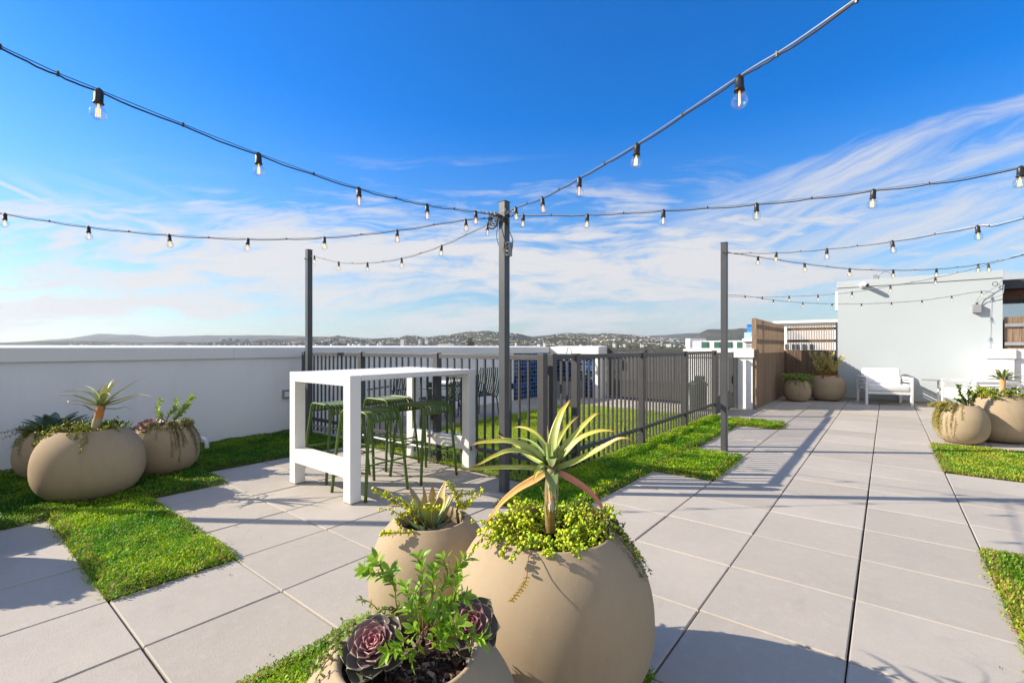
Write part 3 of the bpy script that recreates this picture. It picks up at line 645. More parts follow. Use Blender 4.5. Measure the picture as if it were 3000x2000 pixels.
# ------------------------------------------------------------------ white bar table
TX0, TX1, TY0, TY1, TH = -4.43, -3.385, .40, 1.935, 1.088
e = empty('bar_table', 'tall white slatted bar table with square legs', 'table', ((TX0+TX1)/2, (TY0+TY1)/2, 0))
def tb(n, x0, x1, y0, y1, z0, z1, bv=.003):
    cx_, cy_ = e.location.x, e.location.y; return MB().box(x0-cx_, x1-cx_, y0-cy_, y1-cy_, z0, z1).build(n, 'white_metal', e, bevel=bv)
LW = .105
for x in (TX0, TX1-LW):
    for y in (TY0, TY1-LW): tb('leg', x, x+LW, y, y+LW, .012, TH-.002, .004)
    for y in (TY0, TY1-LW):
        MB().box(x+.008-e.location.x, x+LW-.008-e.location.x, y+.008-e.location.y, y+LW-.008-e.location.y, 0, .0115).build('foot', 'boxgrey', e)
for y in (TY0, TY1-LW):
    tb('end_beam', TX0+LW+.001, TX1-LW-.001, y, y+LW, TH-.092, TH-.002); tb('foot_beam', TX0+LW+.001, TX1-LW-.001, y, y+LW, .215, .35)
y0 = TY0+LW+.003; n = 7; wS = (TY1-LW-y0-.003)/n
for k in range(n): tb('top_slat', TX0+.001, TX1-.001, y0+k*wS+.0015, y0+(k+1)*wS-.0015, TH-.047, TH-.002, .0025)
tb('under_rail', TX0+.3, TX0+.34, TY0+LW, TY1-LW, TH-.075, TH-.048); tb('under_rail', TX1-.34, TX1-.3, TY0+LW, TY1-LW, TH-.075, TH-.048)
# stools
def make_stool():
    e = empty('bar_stool', 'x', 'stool'); hw, hd, H = .20, .17, .75; fw, fd = .245, .235; r = .0140
    for sy in (-1, 1):
        top = spline([(-fw, fd*sy, 0), (-.222, .198*sy, .42), (-.207, hd*sy, .66), (-.195, hd*sy, .715), (-.155, hd*sy, .745), (-.1, hd*sy, .75), (0, hd*sy, .751), (.1, hd*sy, .75), (.155, hd*sy, .745), (.195, hd*sy, .715), (.207, hd*sy, .66), (.222, .198*sy, .42), (fw, fd*sy, 0)], 60)
        MB().tube(top, r, 10).build('leg_frame', 'stool', e, smooth=True)
        MB().tube([(-.232, .213*sy, .235), (.232, .213*sy, .235)], .0085, 8).build('foot_rail', 'stool', e, smooth=True)
    for sx in (-1, 1):
        MB().tube([(sx*.2285, -.209, .30), (sx*.2285, .209, .30)], .0085, 8).build('foot_rail', 'stool', e, smooth=True)
        MB().tube([(sx*.206, -hd, .665), (sx*.206, hd, .665)], .0095, 8).build('seat_rail', 'stool', e, smooth=True)
    for k in range(8):
        yy = -hd+.036+k*(2*hd-.072)/7; P = spline([(-.207, 0, .668), (-.194, 0, .715), (-.155, 0, .746), (-.1, 0, .749), (0, 0, .744), (.1, 0, .749), (.155, 0, .746), (.194, 0, .715), (.207, 0, .668)], 26); mb = MB(); vs = []; fs = []
        for p in P: vs += [(p.x, yy-.015, p.z), (p.x, yy+.015, p.z)]
        for i in range(len(P)-1): fs.append((2*i, 2*i+1, 2*i+3, 2*i+2))
        mb.add(vs, fs); o = mb.build('seat_slat', 'stool', e, smooth=True); md = o.modifiers.new('s', 'SOLIDIFY'); md.thickness = .004
    return e
st = make_stool()
for i, (x, y, rz, lab) in enumerate([(-3.606, .747, .05, 'green slatted bar stool nearest the front, beside the white table leg'), (-4.33, .84, -.05, 'green slatted bar stool at the left side behind the near table legs'),
                                     (-3.612, 1.395, -.02, 'green slatted bar stool on the right, nearest the far table legs'), (-4.30, 1.47, .04, 'green slatted bar stool farthest back under the table')]):
    o = st if i == 0 else copy_tree(st); o.location = (x, y, 0); o.rotation_euler = (0, 0, rz); o['label'] = lab; o['group'] = 'bar stools under the white table'
# ------------------------------------------------------------------ planters
def pot_prof(Rr, H, ro=.60, rb=.52, zm=.46, n=22):
    out = []
    for i in range(n+1):
        s = i/n
        if s < zm: t = (zm-s)/zm; k = 1-rb**2.3; r = (1-k*t**2.3)**(1/2.3)
        else: t = (s-zm)/(1-zm); k = 1-ro**2.3; r = (1-k*t**2.3)**(1/2.3)
        out.append((r*Rr, H*s))
    return out
def planter(x, y, Rr, H, label, ro=.60, soil=-.07):
    e = empty('planter', label, 'planter', (x, y, 0)); p = pot_prof(Rr, H, ro); re = p[-1][0]
    inner = [(re-.004, H+.004), (re-.014, H+.002), (re-.022, H-.012), (re-.012, H-.05), (re+.01, H-.12)]
    MB().lathe([(.001, .002)]+[(p[0][0], .0015)]+p+inner, n=72).build('pot', 'pot', e, smooth=True)
    mb = MB(); rs = re+.004; zs = H+soil; vs = [(0, 0, zs+.01)]; fs = []
    for j in (1, 2, 3, 4):
        for k in range(28): a_ = 2*PI*k/28; vs.append((rs*j/4*math.cos(a_), rs*j/4*math.sin(a_), zs+.012*noise.noise(Vector((j*2.1, k*.7, x)))))
    for k in range(28): fs.append((0, 1+k, 1+(k+1) % 28))
    for j in range(3):
        for k in range(28): a_ = 1+j*28; fs.append((a_+k, a_+28+k, a_+28+(k+1) % 28, a_+(k+1) % 28))
    mb.add(vs, fs); mb.build('soil', 'soil', e, smooth=True)
    return e, re, zs
POT = [('A', -5.40, -.906, .39, .605, 'largest round beige planter at left on the shaded ground cover, holding the tree aloe'),
       ('B', -5.83, -.26, .33, .52, 'round beige planter at left behind the largest one, holding a purple rosette and upright shrub'),
       ('C', -6.556, -1.0, .30, .49, 'round beige planter at the far left against the parapet, holding a blue green agave'),
       ('D', -.908, -.277, .392, .615, 'big round beige planter in the foreground with the tall tree aloe'),
       ('E', -1.541, -.343, .285, .527, 'round beige planter in the foreground behind, holding a bronze agave'),
       ('F', -.853, -1.036, .312, .536, 'round beige planter cut by the bottom edge, holding purple rosettes and a leafy shrub'),
       ('G', .94, 7.15, .29, .526, 'smaller round beige planter at right beside the green patch'),
       ('H', 1.376, 7.66, .40, .636, 'larger round beige planter cut by the right edge, holding a tree aloe'),
       ('I', -1.588, 11.52, .30, .531, 'smaller round planter in the far corner by the slat screen'),
       ('J', -1.03, 12.17, .385, .625, 'larger round planter in the far corner beside the white armchair'),
       ('K', -4.42, -2.02, .31, .68, 'round planter standing outside the left edge of the view'),
       ('L', -5.42, -2.13, .33, .72, 'second round planter standing outside the left edge of the view')]
PT = {}
for k, x, y, rr_, h, lab in POT:
    PT[k] = planter(x, y, rr_, h, lab, ro=.60 if k not in 'BD' else .62)
# far-corner pot I, J etc. plants are built in world space and each is its own thing
GRN = [(0, (.36, .45, .14)), (.45, (.56, .60, .12)), (.8, (.66, .56, .09)), (.95, (.55, .26, .08)), (1, (.4, .16, .05))]
GRN2 = [(0, (.32, .45, .19)), (.5, (.34, .48, .14)), (.9, (.30, .30, .08)), (1, (.5, .25, .1))]
ORG = [(0, (.50, .42, .14)), (.25, (.85, .48, .18)), (.6, (.92, .45, .12)), (1, (.6, .24, .06))]
RED = [(0, (.70, .36, .17)), (.35, (.75, .26, .15)), (.75, (.68, .24, .13)), (1, (.7, .32, .1))]
def pxleaf(mb, L, org, sc_, D, dd, w, axis, stops, n=16, **k):
    P = []
    for i, (a_, b_) in enumerate(L):
        t = i/(len(L)-1); P.append(at(org[0]+a_/sc_, org[1]+b_/sc_, D-dd*t))
    return blade(mb, P, 1.24*w/sc_*D/FPX, axis, stops, n=n, **k)
# --- hero tree aloe in planter D
e = empty('tree_aloe', 'tall tree aloe with arching green leaves and a bare trunk in the big foreground planter', 'plant', (-.908, -.277, .54)); OF = (.908, .277, -.54)
D0 = depth(-.908, -.277); o_ = (1350, 1150); s_ = 3.485; c0 = at(1350+925/s_, 1150+790/s_, D0); AX = (c0.x, c0.y, 0)
tk = MB(); T_ = spline([at(1350+915/s_, 1150+1420/s_, D0), at(1350+912/s_, 1150+1200/s_, D0), at(1350+922/s_, 1150+1000/s_, D0), at(1350+925/s_, 1150+780/s_, D0)], 40)
tcol = [grad([(0, (.18, .12, .04)), (.35, (.34, .22, .06)), (.6, (.42, .28, .10)), (.8, (.50, .40, .26)), (1, (.30, .30, .12))], i/39) for i in range(40)]
tcol = [tuple(x*(1.18 if i % 5 == 0 else .95) for x in c) for i, c in enumerate(tcol)]
tk.tube(T_, [(.0205-.0035*i/39)*(1+(.05 if i % 5 == 0 else 0)) for i in range(40)], 18, tcol); tk.build('trunk', 'stem', e, loc=OF, smooth=True)
LV = [([(880, 720), (700, 620), (500, 595), (330, 655), (200, 725), (95, 755)], .16, 62, GRN), ([(870, 700), (700, 570), (500, 500), (330, 500), (180, 512), (108, 542)], .05, 80, GRN),
      ([(860, 780), (650, 768), (400, 765), (200, 775), (60, 790), (-70, 802)], .2, 58, GRN), ([(890, 700), (860, 560), (780, 440), (690, 375), (600, 352), (528, 358)], -.14, 60, GRN),
      ([(880, 690), (820, 590), (740, 510), (640, 470), (540, 460)], -.2, 34, GRN2), ([(880, 740), (760, 690), (640, 610), (540, 520), (450, 470), (355, 420)], -.3, 50, GRN),
      ([(905, 680), (900, 560), (888, 440), (882, 325)], -.1, 34, GRN), ([(930, 700), (945, 500), (985, 330), (1040, 190), (1085, 120), (1112, 68)], -.1, 92, GRN),
      ([(945, 700), (985, 520), (1050, 400), (1130, 300), (1215, 230)], -.12, 52, GRN), ([(960, 720), (1060, 560), (1180, 420), (1290, 300), (1385, 215), (1435, 224)], -.06, 74, GRN),
      ([(960, 740), (1080, 610), (1220, 470), (1380, 400), (1500, 388), (1585, 402)], .06, 72, GRN), ([(960, 780), (1150, 715), (1350, 615), (1500, 530), (1620, 468), (1745, 470)], .12, 78, GRN),
      ([(895, 740), (880, 650), (872, 560), (885, 500)], .03, 88, GRN2), ([(940, 740), (945, 640), (938, 560), (935, 505)], .0, 58, GRN2),
      ([(900, 760), (840, 740), (790, 790), (760, 850), (745, 915)], .16, 62, GRN), ([(925, 790), (932, 850), (938, 930), (930, 1010), (915, 1100)], .09, 128, [(0, (.24, .33, .14)), (.75, (.27, .34, .12)), (.92, (.45, .22, .08)), (1, (.4, .13, .05))]),
      ([(885, 810), (760, 890), (590, 985), (430, 1115), (325, 1245), (248, 1335)], .10, 84, ORG), ([(975, 810), (1090, 870), (1240, 960), (1350, 1055), (1430, 1165), (1458, 1260), (1438, 1345)], .06, 82, RED),
      ([(960, 700), (1080, 520), (1180, 440), (1230, 430), (1268, 492)], -.26, 28, ORG), ([(950, 770), (985, 900), (985, 1040), (985, 1180), (1000, 1290), (1005, 1380)], .02, 30, [(0, (.45, .38, .2)), (1, (.4, .28, .14))]),
      ([(890, 790), (870, 950), (862, 1100), (860, 1250), (865, 1370)], .02, 20, [(0, (.45, .38, .2)), (1, (.4, .28, .14))]), ([(940, 740), (1000, 690), (1050, 640), (1010, 560)], .0, 46, GRN2)]
for pl, dd, w, stp in LV:
    mb = MB(); pxleaf(mb, pl, o_, s_, D0, dd, w, AX, stp, n=20, teeth=w > 45, edge=(.42, .36, .10) if stp is GRN else None, chan=.38 if w < 100 else .15, thick=.10, face=(CAM-Vector((AX[0], AX[1], 1))).normalized()*(.75 if pl[0][0] < 905 or pl[-1][0] > 1200 else .2))
    mb.build('leaf', 'succ', e, loc=OF, smooth=True)
mb = MB(); pc = at(1350+930/s_, 1150+735/s_, D0)  # blunt leaf pointing at the viewer
tw = (CAM-pc).normalized(); blade(mb, [pc-tw*.01, pc+tw*.05+Vector((0, 0, .02)), pc+tw*.13+Vector((0, 0, .018)), pc+tw*.19+Vector((0, 0, -.01))], .044, AX, GRN2, n=14, chan=.3, prof=lambda t: (1-t**3)**.6+.01); mb.build('leaf', 'succ', e, loc=OF, smooth=True)
mb = MB()
for i in range(26):
    q = T_[R_.randint(20, 38)]; a_ = R_.uniform(0, 6.28); d = Vector((math.cos(a_), math.sin(a_), 0)); L = R_.uniform(.02, .05)
    small_leaf(mb, q+d*.018, Vector((d.x*.3, d.y*.3, -1)), d, L, .014, jit((.6, .54, .42), .2), fold=-.3)
mb.build('dry_leaf_bases', 'stem', e, loc=OF)
mb = MB(); P_ = spline([at(1350+878/s_, 1150+1240/s_, D0-.06), at(1350+862/s_, 1150+1120/s_, D0-.06), at(1350+822/s_, 1150+980/s_, D0-.06)], 12); mb.tube(P_, .0012, 5, (.25, .3, .1))
for i in range(3, 12): small_leaf(mb, P_[i], rv(1)+Vector((0, 0, .8)), rv(1), .010, .005, (.25, .4, .08))
mb.build('thin_shoot', 'leaf', e, loc=OF)
# --- trailing elephant bush in D
def trailing_mass(name, label, pot, seed, n, c, lr, reach, rise, droop, rnd, sc=(.16, .07, .045), step=.012, arc=(0, 6.283), extra=(), name2='plant', inner=.15, offs=(0, 0)):
    k, x, y, Rr, H = [q for q in POT if q[0] == pot][0][:5]; e0, re, zs = PT[pot]; rr = random.Random(seed)
    e = empty(name, label, name2, (x, y, zs)); st_ = MB(); lf = MB(); pr = pot_prof(Rr, H)
    def out(s):  # point on the pot's outside, s metres down from the rim
        acc = 0; prev = pr[-1]
        for q in reversed(pr[:-1]):
            d = math.hypot(q[0]-prev[0], q[1]-prev[1])
            if acc+d >= s: t = (s-acc)/d; return prev[0]+(q[0]-prev[0])*t, prev[1]+(q[1]-prev[1])*t
            acc += d; prev = q
        return pr[0]
    for i in range(n):
        a_ = rr.uniform(*arc); r0 = re*rr.uniform(inner, .8); a2 = a_+rr.uniform(-.7, .7); L = rr.uniform(*reach); h1 = rr.uniform(*rise)
        p0 = Vector((x+r0*math.cos(a_), y+r0*math.sin(a_), zs)); pts = [p0, p0+Vector((math.cos(a2)*L*.3, math.sin(a2)*L*.3, h1*.8+.03))]
        r1 = r0+L*.6; h_ = max(H+.012, zs+h1)
        if rr.random() < droop and r1 > re*.9:
            pts.append(Vector((x+(re*.97)*math.cos(a2), y+(re*.97)*math.sin(a2), H+.02+rr.uniform(0, .02)))); dl = rr.uniform(.02, L*.9)
            for q in (.5, 1): ro, zo = out(dl*q); pts.append(Vector((x+(ro+.012+rr.uniform(0, .012))*math.cos(a2+rr.uniform(-.05, .05)), y+(ro+.012)*math.sin(a2), zo)))
        else: pts.append(p0+Vector((math.cos(a2)*L*.6, math.sin(a2)*L*.6, h1+rr.uniform(.02, .05)))); pts.append(p0+Vector((math.cos(a2)*L, math.sin(a2)*L, h1+rr.uniform(0, .07))))
        trail(st_, lf, pts, c if not callable(c) else c(a2, rr), lr, step, sc, .0026 if lr > .007 else .0018, rnd, rr, .15)
    for pts in extra: trail(st_, lf, pts, c if not callable(c) else c(0, rr), lr, step, sc, .0024, rnd, rr, .2)
    l_ = (-x, -y, -zs); st_.build('stems', 'stem', e, loc=l_, smooth=True); lf.build('leaves', 'leaf', e, loc=l_, smooth=True); return e
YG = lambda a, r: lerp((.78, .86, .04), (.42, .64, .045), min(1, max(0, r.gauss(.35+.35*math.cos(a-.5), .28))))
z5 = lambda a, b_, D: at(900+a/2.138, 1350+b_/2.138, D)
zq = lambda a, b_, D: at(1350+a/s_, 1150+b_/s_, D)
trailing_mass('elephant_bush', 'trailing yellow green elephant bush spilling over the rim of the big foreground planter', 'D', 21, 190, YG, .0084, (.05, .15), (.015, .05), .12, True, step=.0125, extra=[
    [zq(1280, 1260, D0-.05), zq(1275, 1170, D0-.07), zq(1215, 1060, D0-.08)], [zq(1275, 1195, D0-.07), zq(1420, 1195, D0-.1), zq(1550, 1240, D0-.12)], [zq(560, 1230, D0+.1), zq(640, 1160, D0+.08), zq(690, 1115, D0+.06)], [zq(1150, 1200, D0), zq(1190, 1150, D0), zq(1215, 1130, D0)],
    [zq(420, 1400, D0+.02), zq(280, 1440, D0+.03), zq(180, 1530, D0+.03)]])
trailing_mass('trailing_sedum', 'thin dark green trailing stems down the right side of the big foreground planter', 'D', 5, 22, (.10, .18, .035), .0045, (.2, .36), (.02, .05), 1.0, False, arc=(.62, 1.05), step=.008, inner=.6)
e = empty('hanging_stem', 'single thin stem with few yellow leaves hanging down the big foreground planter', 'plant', (-.75, -.6, .6)); st_ = MB(); lf = MB()
hp = [z5(1470, 545, D0-.17), z5(1400, 575, D0-.25), z5(1380, 650, D0-.30), z5(1372, 740, D0-.345), z5(1330, 810, D0-.37), z5(1275, 880, D0-.385)]; hS = spline(hp, 40)
st_.tube(hS, .0014, 6, (.22, .08, .05))
for i in list(range(6, 20, 4))+list(range(22, 40, 2)):
    for sg in (1, -1): small_leaf(lf, hS[i], (hS[min(i+1, 39)]-hS[i-1]).normalized()*.5+RT*sg+rv(.2), -FW+rv(.3), .013 if i > 20 else .006, .007 if i > 20 else .003, jit((.80, .62, .06), .2))
st_.build('stem', 'stem', e, loc=(.75, .6, -.6), smooth=True); lf.build('leaves', 'leaf', e, loc=(.75, .6, -.6), smooth=True)
# --- bronze agave in E
De = depth(-1.541, -.343); oe = (1050, 1380); se = 5.88; ce = at(1050+1240/se, 1380+1010/se, De)
e = empty('agave', 'bronze and green agave rosette in the planter behind the big one', 'plant', (ce.x, ce.y, ce.z))
AG = [(0, (.42, .56, .24)), (.4, (.52, .60, .16)), (.8, (.58, .42, .18)), (1, (.45, .20, .08))]; AB = [(0, (.38, .52, .22)), (.4, (.36, .42, .16)), (1, (.44, .24, .13))]
for L, dd, w, stp in [([(1170, 960), (1090, 800), (960, 660), (800, 590), (620, 585), (460, 602)], .05, 100, AG), ([(1150, 1010), (980, 960), (850, 880), (770, 790), (700, 715)], .10, 130, AB), ([(1190, 960), (1080, 780), (980, 590), (880, 450), (740, 385)], .0, 120, AG),
                       ([(1200, 950), (1110, 720), (1000, 520), (930, 370), (870, 250)], -.10, 84, AB), ([(1220, 960), (1150, 760), (1125, 560), (1150, 330)], -.02, 110, AB), ([(1235, 960), (1215, 760), (1245, 500), (1275, 235)], .03, 165, AG),
                       ([(1270, 960), (1350, 780), (1395, 600), (1390, 440)], .07, 180, AB), ([(1320, 940), (1420, 680), (1440, 430), (1510, 150)], -.08, 125, AG), ([(1320, 960), (1480, 780), (1590, 560), (1695, 345)], .02, 135, AG),
                       ([(1340, 985), (1500, 910), (1610, 770), (1640, 560)], .05, 105, AB), ([(1240, 985), (1200, 920), (1170, 825)], .10, 70, AB), ([(1200, 940), (1145, 600), (1130, 380), (1113, 170)], -.12, 34, AB), ([(1300, 950), (1480, 700), (1540, 480), (1530, 400)], -.1, 80, AG), ([(1180, 970), (1090, 860), (1000, 790), (950, 740)], .07, 90, AG)]:
    mb = MB(); pxleaf(mb, L, oe, se, De+.02, dd, w, (ce.x, ce.y, 0), stp, n=16, chan=.3, thick=.10, prof=lambda t: (.75+1.1*min(t, .5))*(1-max(0, (t-.45)/.56)**1.9)+.004, edge=(.50, .45, .15)); mb.build('leaf', 'succ', e, loc=(-ce.x, -ce.y, -ce.z), smooth=True)
ze = lambda a, b_, d=0: at(1050+a/se, 1380+b_/se, De-d)
e = empty('elephant_bush', 'thin branches of yellow green elephant bush around the bronze agave', 'plant', (ce.x, ce.y, ce.z)); st_ = MB(); lf = MB(); YY = (.84, .88, .04)
for pts in [[ze(1060, 1000, .08), ze(930, 770, .09), ze(820, 600, .08), ze(640, 545, .06), ze(430, 420, .05), ze(230, 310, .04)], [ze(1090, 1050, .16), ze(750, 1062, .19), ze(560, 1070, .20), ze(375, 1080, .2)], [ze(1720, 920, -.05), ze(1705, 600, -.05), ze(1690, 400, -.04), ze(1600, 300, -.04), ze(1530, 180, -.04)],
            [ze(1715, 640, -.05), ze(1850, 530, -.03), ze(2000, 440, -.02), ze(2140, 335, 0)], [ze(1712, 560, -.05), ze(1740, 420, -.05), ze(1900, 390, -.05), ze(2125, 300, -.05)], [ze(800, 800, .1), ze(700, 740, .12), ze(520, 655, .12), ze(350, 640, .12)], [ze(980, 660, .1), ze(1200, 640, .12), ze(1380, 628, .12)],
            [ze(930, 780, .09), ze(840, 580, .09), ze(720, 500, .08), ze(560, 400, .07)], [ze(740, 990, .14), ze(680, 890, .15), ze(630, 800, .15)], [ze(1780, 880, -.04), ze(1800, 650, -.03), ze(1850, 600, -.02), ze(1900, 560, 0)], [ze(1710, 500, -.05), ze(1640, 350, -.05), ze(1650, 200, -.05)], [ze(900, 740, .1), ze(960, 600, .11), ze(930, 540, .12)], [ze(700, 560, .07), ze(500, 440, .06), ze(490, 345, .06)], [ze(1740, 440, -.04), ze(1800, 330, -.04)], [ze(1700, 620, -.04), ze(1760, 560, -.02), ze(1750, 480, -.02)], [ze(930, 640, .1), ze(840, 690, .13), ze(850, 740, .14)]]:
    trail(st_, lf, pts, YY, .0074, .0070, (.15, .07, .05), .0022, True, R_, .1)
l_ = (-ce.x, -ce.y, -ce.z); st_.tube([ze(1740, 960, -.05), ze(1710, 800, -.05), ze(1690, 660, -.05)], [.008, .007, .004], 8, (.25, .18, .14)); st_.build('stems', 'stem', e, loc=l_, smooth=True); lf.build('leaves', 'leaf', e, loc=l_, smooth=True)
# --- purple rosettes and leafy shrub in F
def rosette(name, label, c, nrm, Rr, n, stops_fn, seed, width=.42, cup=.9, group=None, curl=.35, lw=None):
    rr = random.Random(seed); e = empty(name, label, 'succulent', tuple(c), 0, group); nrm = Vector(nrm).normalized(); a1 = nrm.orthogonal().normalized(); a2 = nrm.cross(a1)
    for i in range(n):
        t = i/(n-1); an = i*2.39996; L = Rr*(.22+.78*t)*rr.uniform(.93, 1.05); el = math.radians(78-72*t**.8)*cup; d = a1*math.cos(an)+a2*math.sin(an)
        b0 = d*(Rr*.05*t)-nrm*(Rr*.34*t); P = [b0, b0+d*L*.4*math.cos(el*.8)+nrm*L*.4*math.sin(el*.8), b0+d*L*.75*math.cos(el)+nrm*L*.75*math.sin(el*.95), b0+d*L*math.cos(el)*.97+nrm*L*math.sin(el)*(1.02)+nrm*L*.10]
        mb = MB(); W = L*width*2*rr.uniform(.9, 1.1); S = spline(P, 11); vs = []; cc = []; fs = []; base, edge = stops_fn(t, rr)
        for j, p in enumerate(S):
            q = j/10; T = (S[min(j+1, 10)]-S[max(j-1, 0)]).normalized(); sd = T.cross(nrm).normalized(); N = sd.cross(T)
            w_ = W*.5*((.42+.75*q) if q < .72 else (.96*(1-((q-.72)/.285)**1.6)+.02))
            for k in (-1, -.86, -.45, 0, .45, .86, 1):
                vs.append(p+sd*w_*k+N*(w_*curl*abs(k)**2)); cc.append(edge if (abs(k) == 1 or q > .95) else lerp(tuple(x*.8 for x in base), base, q))
            for k in (.86, .45, 0, -.45, -.86):
                vs.append(p+sd*w_*k+N*(w_*curl*abs(k)**2)-N*(.0045*Rr/.085*(1-k*k)+.0006)); cc.append(base)
        for j in range(10):
            for k in range(12): k2 = (k+1) % 12; fs.append((j*12+k, (j+1)*12+k, (j+1)*12+k2, j*12+k2))
        fs.append(tuple(120+k for k in range(11, -1, -1))); mb.add(vs, fs, cc); mb.build('leaf', 'succ', e, smooth=True)
    return e
PUR = lambda t, r: (lerp((.48, .14, .19), (.27, .20, .225), min(1, t*1.5+r.uniform(-.1, .1))) if t < .7 else lerp((.25, .19, .205), (.16, .17, .12), min(1, (t-.7)*3+r.uniform(0, .2))), lerp((.75, .36, .32), (.68, .60, .32), min(1, t*1.4)))
zf = lambda a, b_, D: at(950+a/3.618, 1650+b_/3.618, D)
pA = zf(525, 850, 1.215); pB = zf(1535, 640, 1.325)
rosette('purple_rosette', 'purple echeveria rosette at the left of the bottom planter', pA, (CAM-pA).normalized()*.75+Vector((-.25, -.1, .55)), .092, 42, PUR, 3)
rosette('purple_rosette', 'purple echeveria rosette leaning on the right rim of the bottom planter', pB, (CAM-pB).normalized()*.8+Vector((.2, -.1, .45)), .096, 42, PUR, 4)
e = empty('leafy_shrub', 'upright shrub with bright green oval leaves growing between the purple rosettes', 'plant', tuple(zf(1080, 740, 1.26))); l_ = tuple(-x for x in zf(1080, 740, 1.26)); st_ = MB(); lf = MB(); G1 = (.27, .46, .03)
def sprig(st_, lf, pts, c, L, W, step, r0=.0022, start=.35, dens=1, sc=(.28, .13, .08), bunch=4, rr=R_):
    Lt = sum((Vector(pts[i+1])-Vector(pts[i])).length for i in range(len(pts)-1)); n = max(4, int(Lt/step)); P = spline(pts, n+1); st_.tube(P, [r0*(1-.55*i/n) for i in range(n+1)], 6, sc)
    for i in range(int(n*start), n+1):
        T = (P[min(i+1, n)]-P[max(i-1, 0)]).normalized(); a_ = T.orthogonal().normalized(); b_ = T.cross(a_)
        for q in range(dens if i < n else bunch):
            ph = i*2.4+q*2*PI/(dens if i < n else bunch)+rr.uniform(-.4, .4); d = (a_*math.cos(ph)+b_*math.sin(ph))*rr.uniform(.5, 1.0)+T*rr.uniform(.5, 1.1)
            s = rr.uniform(.65, 1.15)*(.7+.3*i/n); small_leaf(lf, P[i], d, T+rv(.4, rr), L*s, W*s, jit(c, .22, rr), fold=.16)
for pts in [[(890, 760, 1.25), (830, 600, 1.25), (765, 440, 1.24), (740, 240, 1.24), (640, 150, 1.24), (520, 110, 1.23), (440, 80, 1.22)], [(1050, 720, 1.26), (1040, 500, 1.27), (1015, 350, 1.28), (1040, 200, 1.29), (1030, 60, 1.30), (1005, -60, 1.30)], [(1130, 690, 1.27), (1170, 480, 1.28), (1235, 300, 1.29), (1310, 170, 1.30), (1400, 80, 1.3), (1480, -30, 1.31)],
            [(1140, 700, 1.25), (1250, 500, 1.24), (1370, 400, 1.23), (1480, 360, 1.22)], [(1060, 700, 1.27), (960, 560, 1.28), (900, 400, 1.28), (860, 260, 1.28)], [(1050, 700, 1.22), (980, 860, 1.2), (930, 950, 1.18)], [(900, 760, 1.23), (760, 900, 1.18), (680, 930, 1.16)], [(1080, 860, 1.23), (1250, 800, 1.2), (1450, 785, 1.18), (1640, 800, 1.17)],
            [(1130, 700, 1.24), (1300, 730, 1.2), (1400, 650, 1.18)], [(1100, 700, 1.3), (1140, 400, 1.34), (1150, 200, 1.36), (1160, 60, 1.37)], [(1000, 700, 1.3), (1000, 500, 1.33), (960, 300, 1.34)], [(1060, 700, 1.25), (1180, 560, 1.24), (1240, 420, 1.24)], [(740, 240, 1.24), (720, 180, 1.23), (700, 90, 1.22)], [(1310, 170, 1.30), (1300, 60, 1.31), (1260, -40, 1.32)], [(1370, 400, 1.23), (1400, 280, 1.24), (1420, 190, 1.25)], [(660, 160, 1.24), (610, 60, 1.23), (560, -30, 1.22)],
            [(1060, 760, 1.24), (1020, 640, 1.23), (940, 560, 1.22), (900, 500, 1.22)], [(1080, 760, 1.23), (1110, 620, 1.22), (1120, 520, 1.21)], [(1100, 780, 1.23), (1200, 680, 1.21), (1260, 590, 1.2)], [(1090, 780, 1.22), (1000, 740, 1.2), (950, 690, 1.19)], [(1100, 800, 1.22), (1180, 760, 1.2), (1240, 700, 1.19)], [(1080, 760, 1.26), (1080, 600, 1.27), (1060, 440, 1.28)], [(900, 860, 1.2), (840, 820, 1.18), (800, 860, 1.17)], [(1130, 900, 1.2), (1180, 880, 1.18), (1230, 850, 1.17)]]:
    sprig(st_, lf, [zf(*q) for q in pts], G1, .040, .0155, .0100, start=.42, dens=2)
st_.tube([zf(1080, 960, 1.26), zf(1090, 830, 1.26), zf(1060, 720, 1.26)], [.006, .005, .004], 8, (.30, .2, .15))
st_.build('stems', 'stem', e, loc=l_, smooth=True); lf.build('leaves', 'leaf', e, loc=l_, smooth=True)
trailing_mass('trailing_sedum', 'pale green trailing sedum over the left rim of the bottom planter', 'F', 31, 16, (.22, .34, .06), .0075, (.06, .2), (.02, .05), .8, False, arc=(2.4, 3.9), step=.011, inner=.7)
mb = MB(); x_, y_ = -.853, -1.036; zs = PT['F'][2]
for i in range(900):
    a_ = R_.uniform(0, 6.28); r = .2*math.sqrt(R_.random()); q = Vector((x_+r*math.cos(a_), y_+r*math.sin(a_), zs+.012+R_.uniform(0, .018))); d = Vector((R_.uniform(-1, 1), R_.uniform(-1, 1), R_.uniform(-.3, .3))).normalized(); s = d.orthogonal().normalized(); L = R_.uniform(.008, .032); w = R_.uniform(.0015, .005); t = Vector((0, 0, .0025))
    cc = jit(R_.choice([(.07, .045, .035), (.13, .09, .07), (.04, .025, .02), (.22, .18, .16), (.05, .03, .02)]), .3)
    vs = [q-s*w, q+s*w, q+d*L+s*w*.6, q+d*L-s*w*.6]; vs = vs+[v+t for v in vs]; mb.add(vs, [(0, 3, 2, 1), (4, 5, 6, 7), (0, 1, 5, 4), (1, 2, 6, 5), (2, 3, 7, 6), (3, 0, 4, 7)], cc)
tag(mb.build('bark_mulch', 'stem'), 'loose bark mulch on the soil of the bottom planter', 'mulch', kind='stuff')
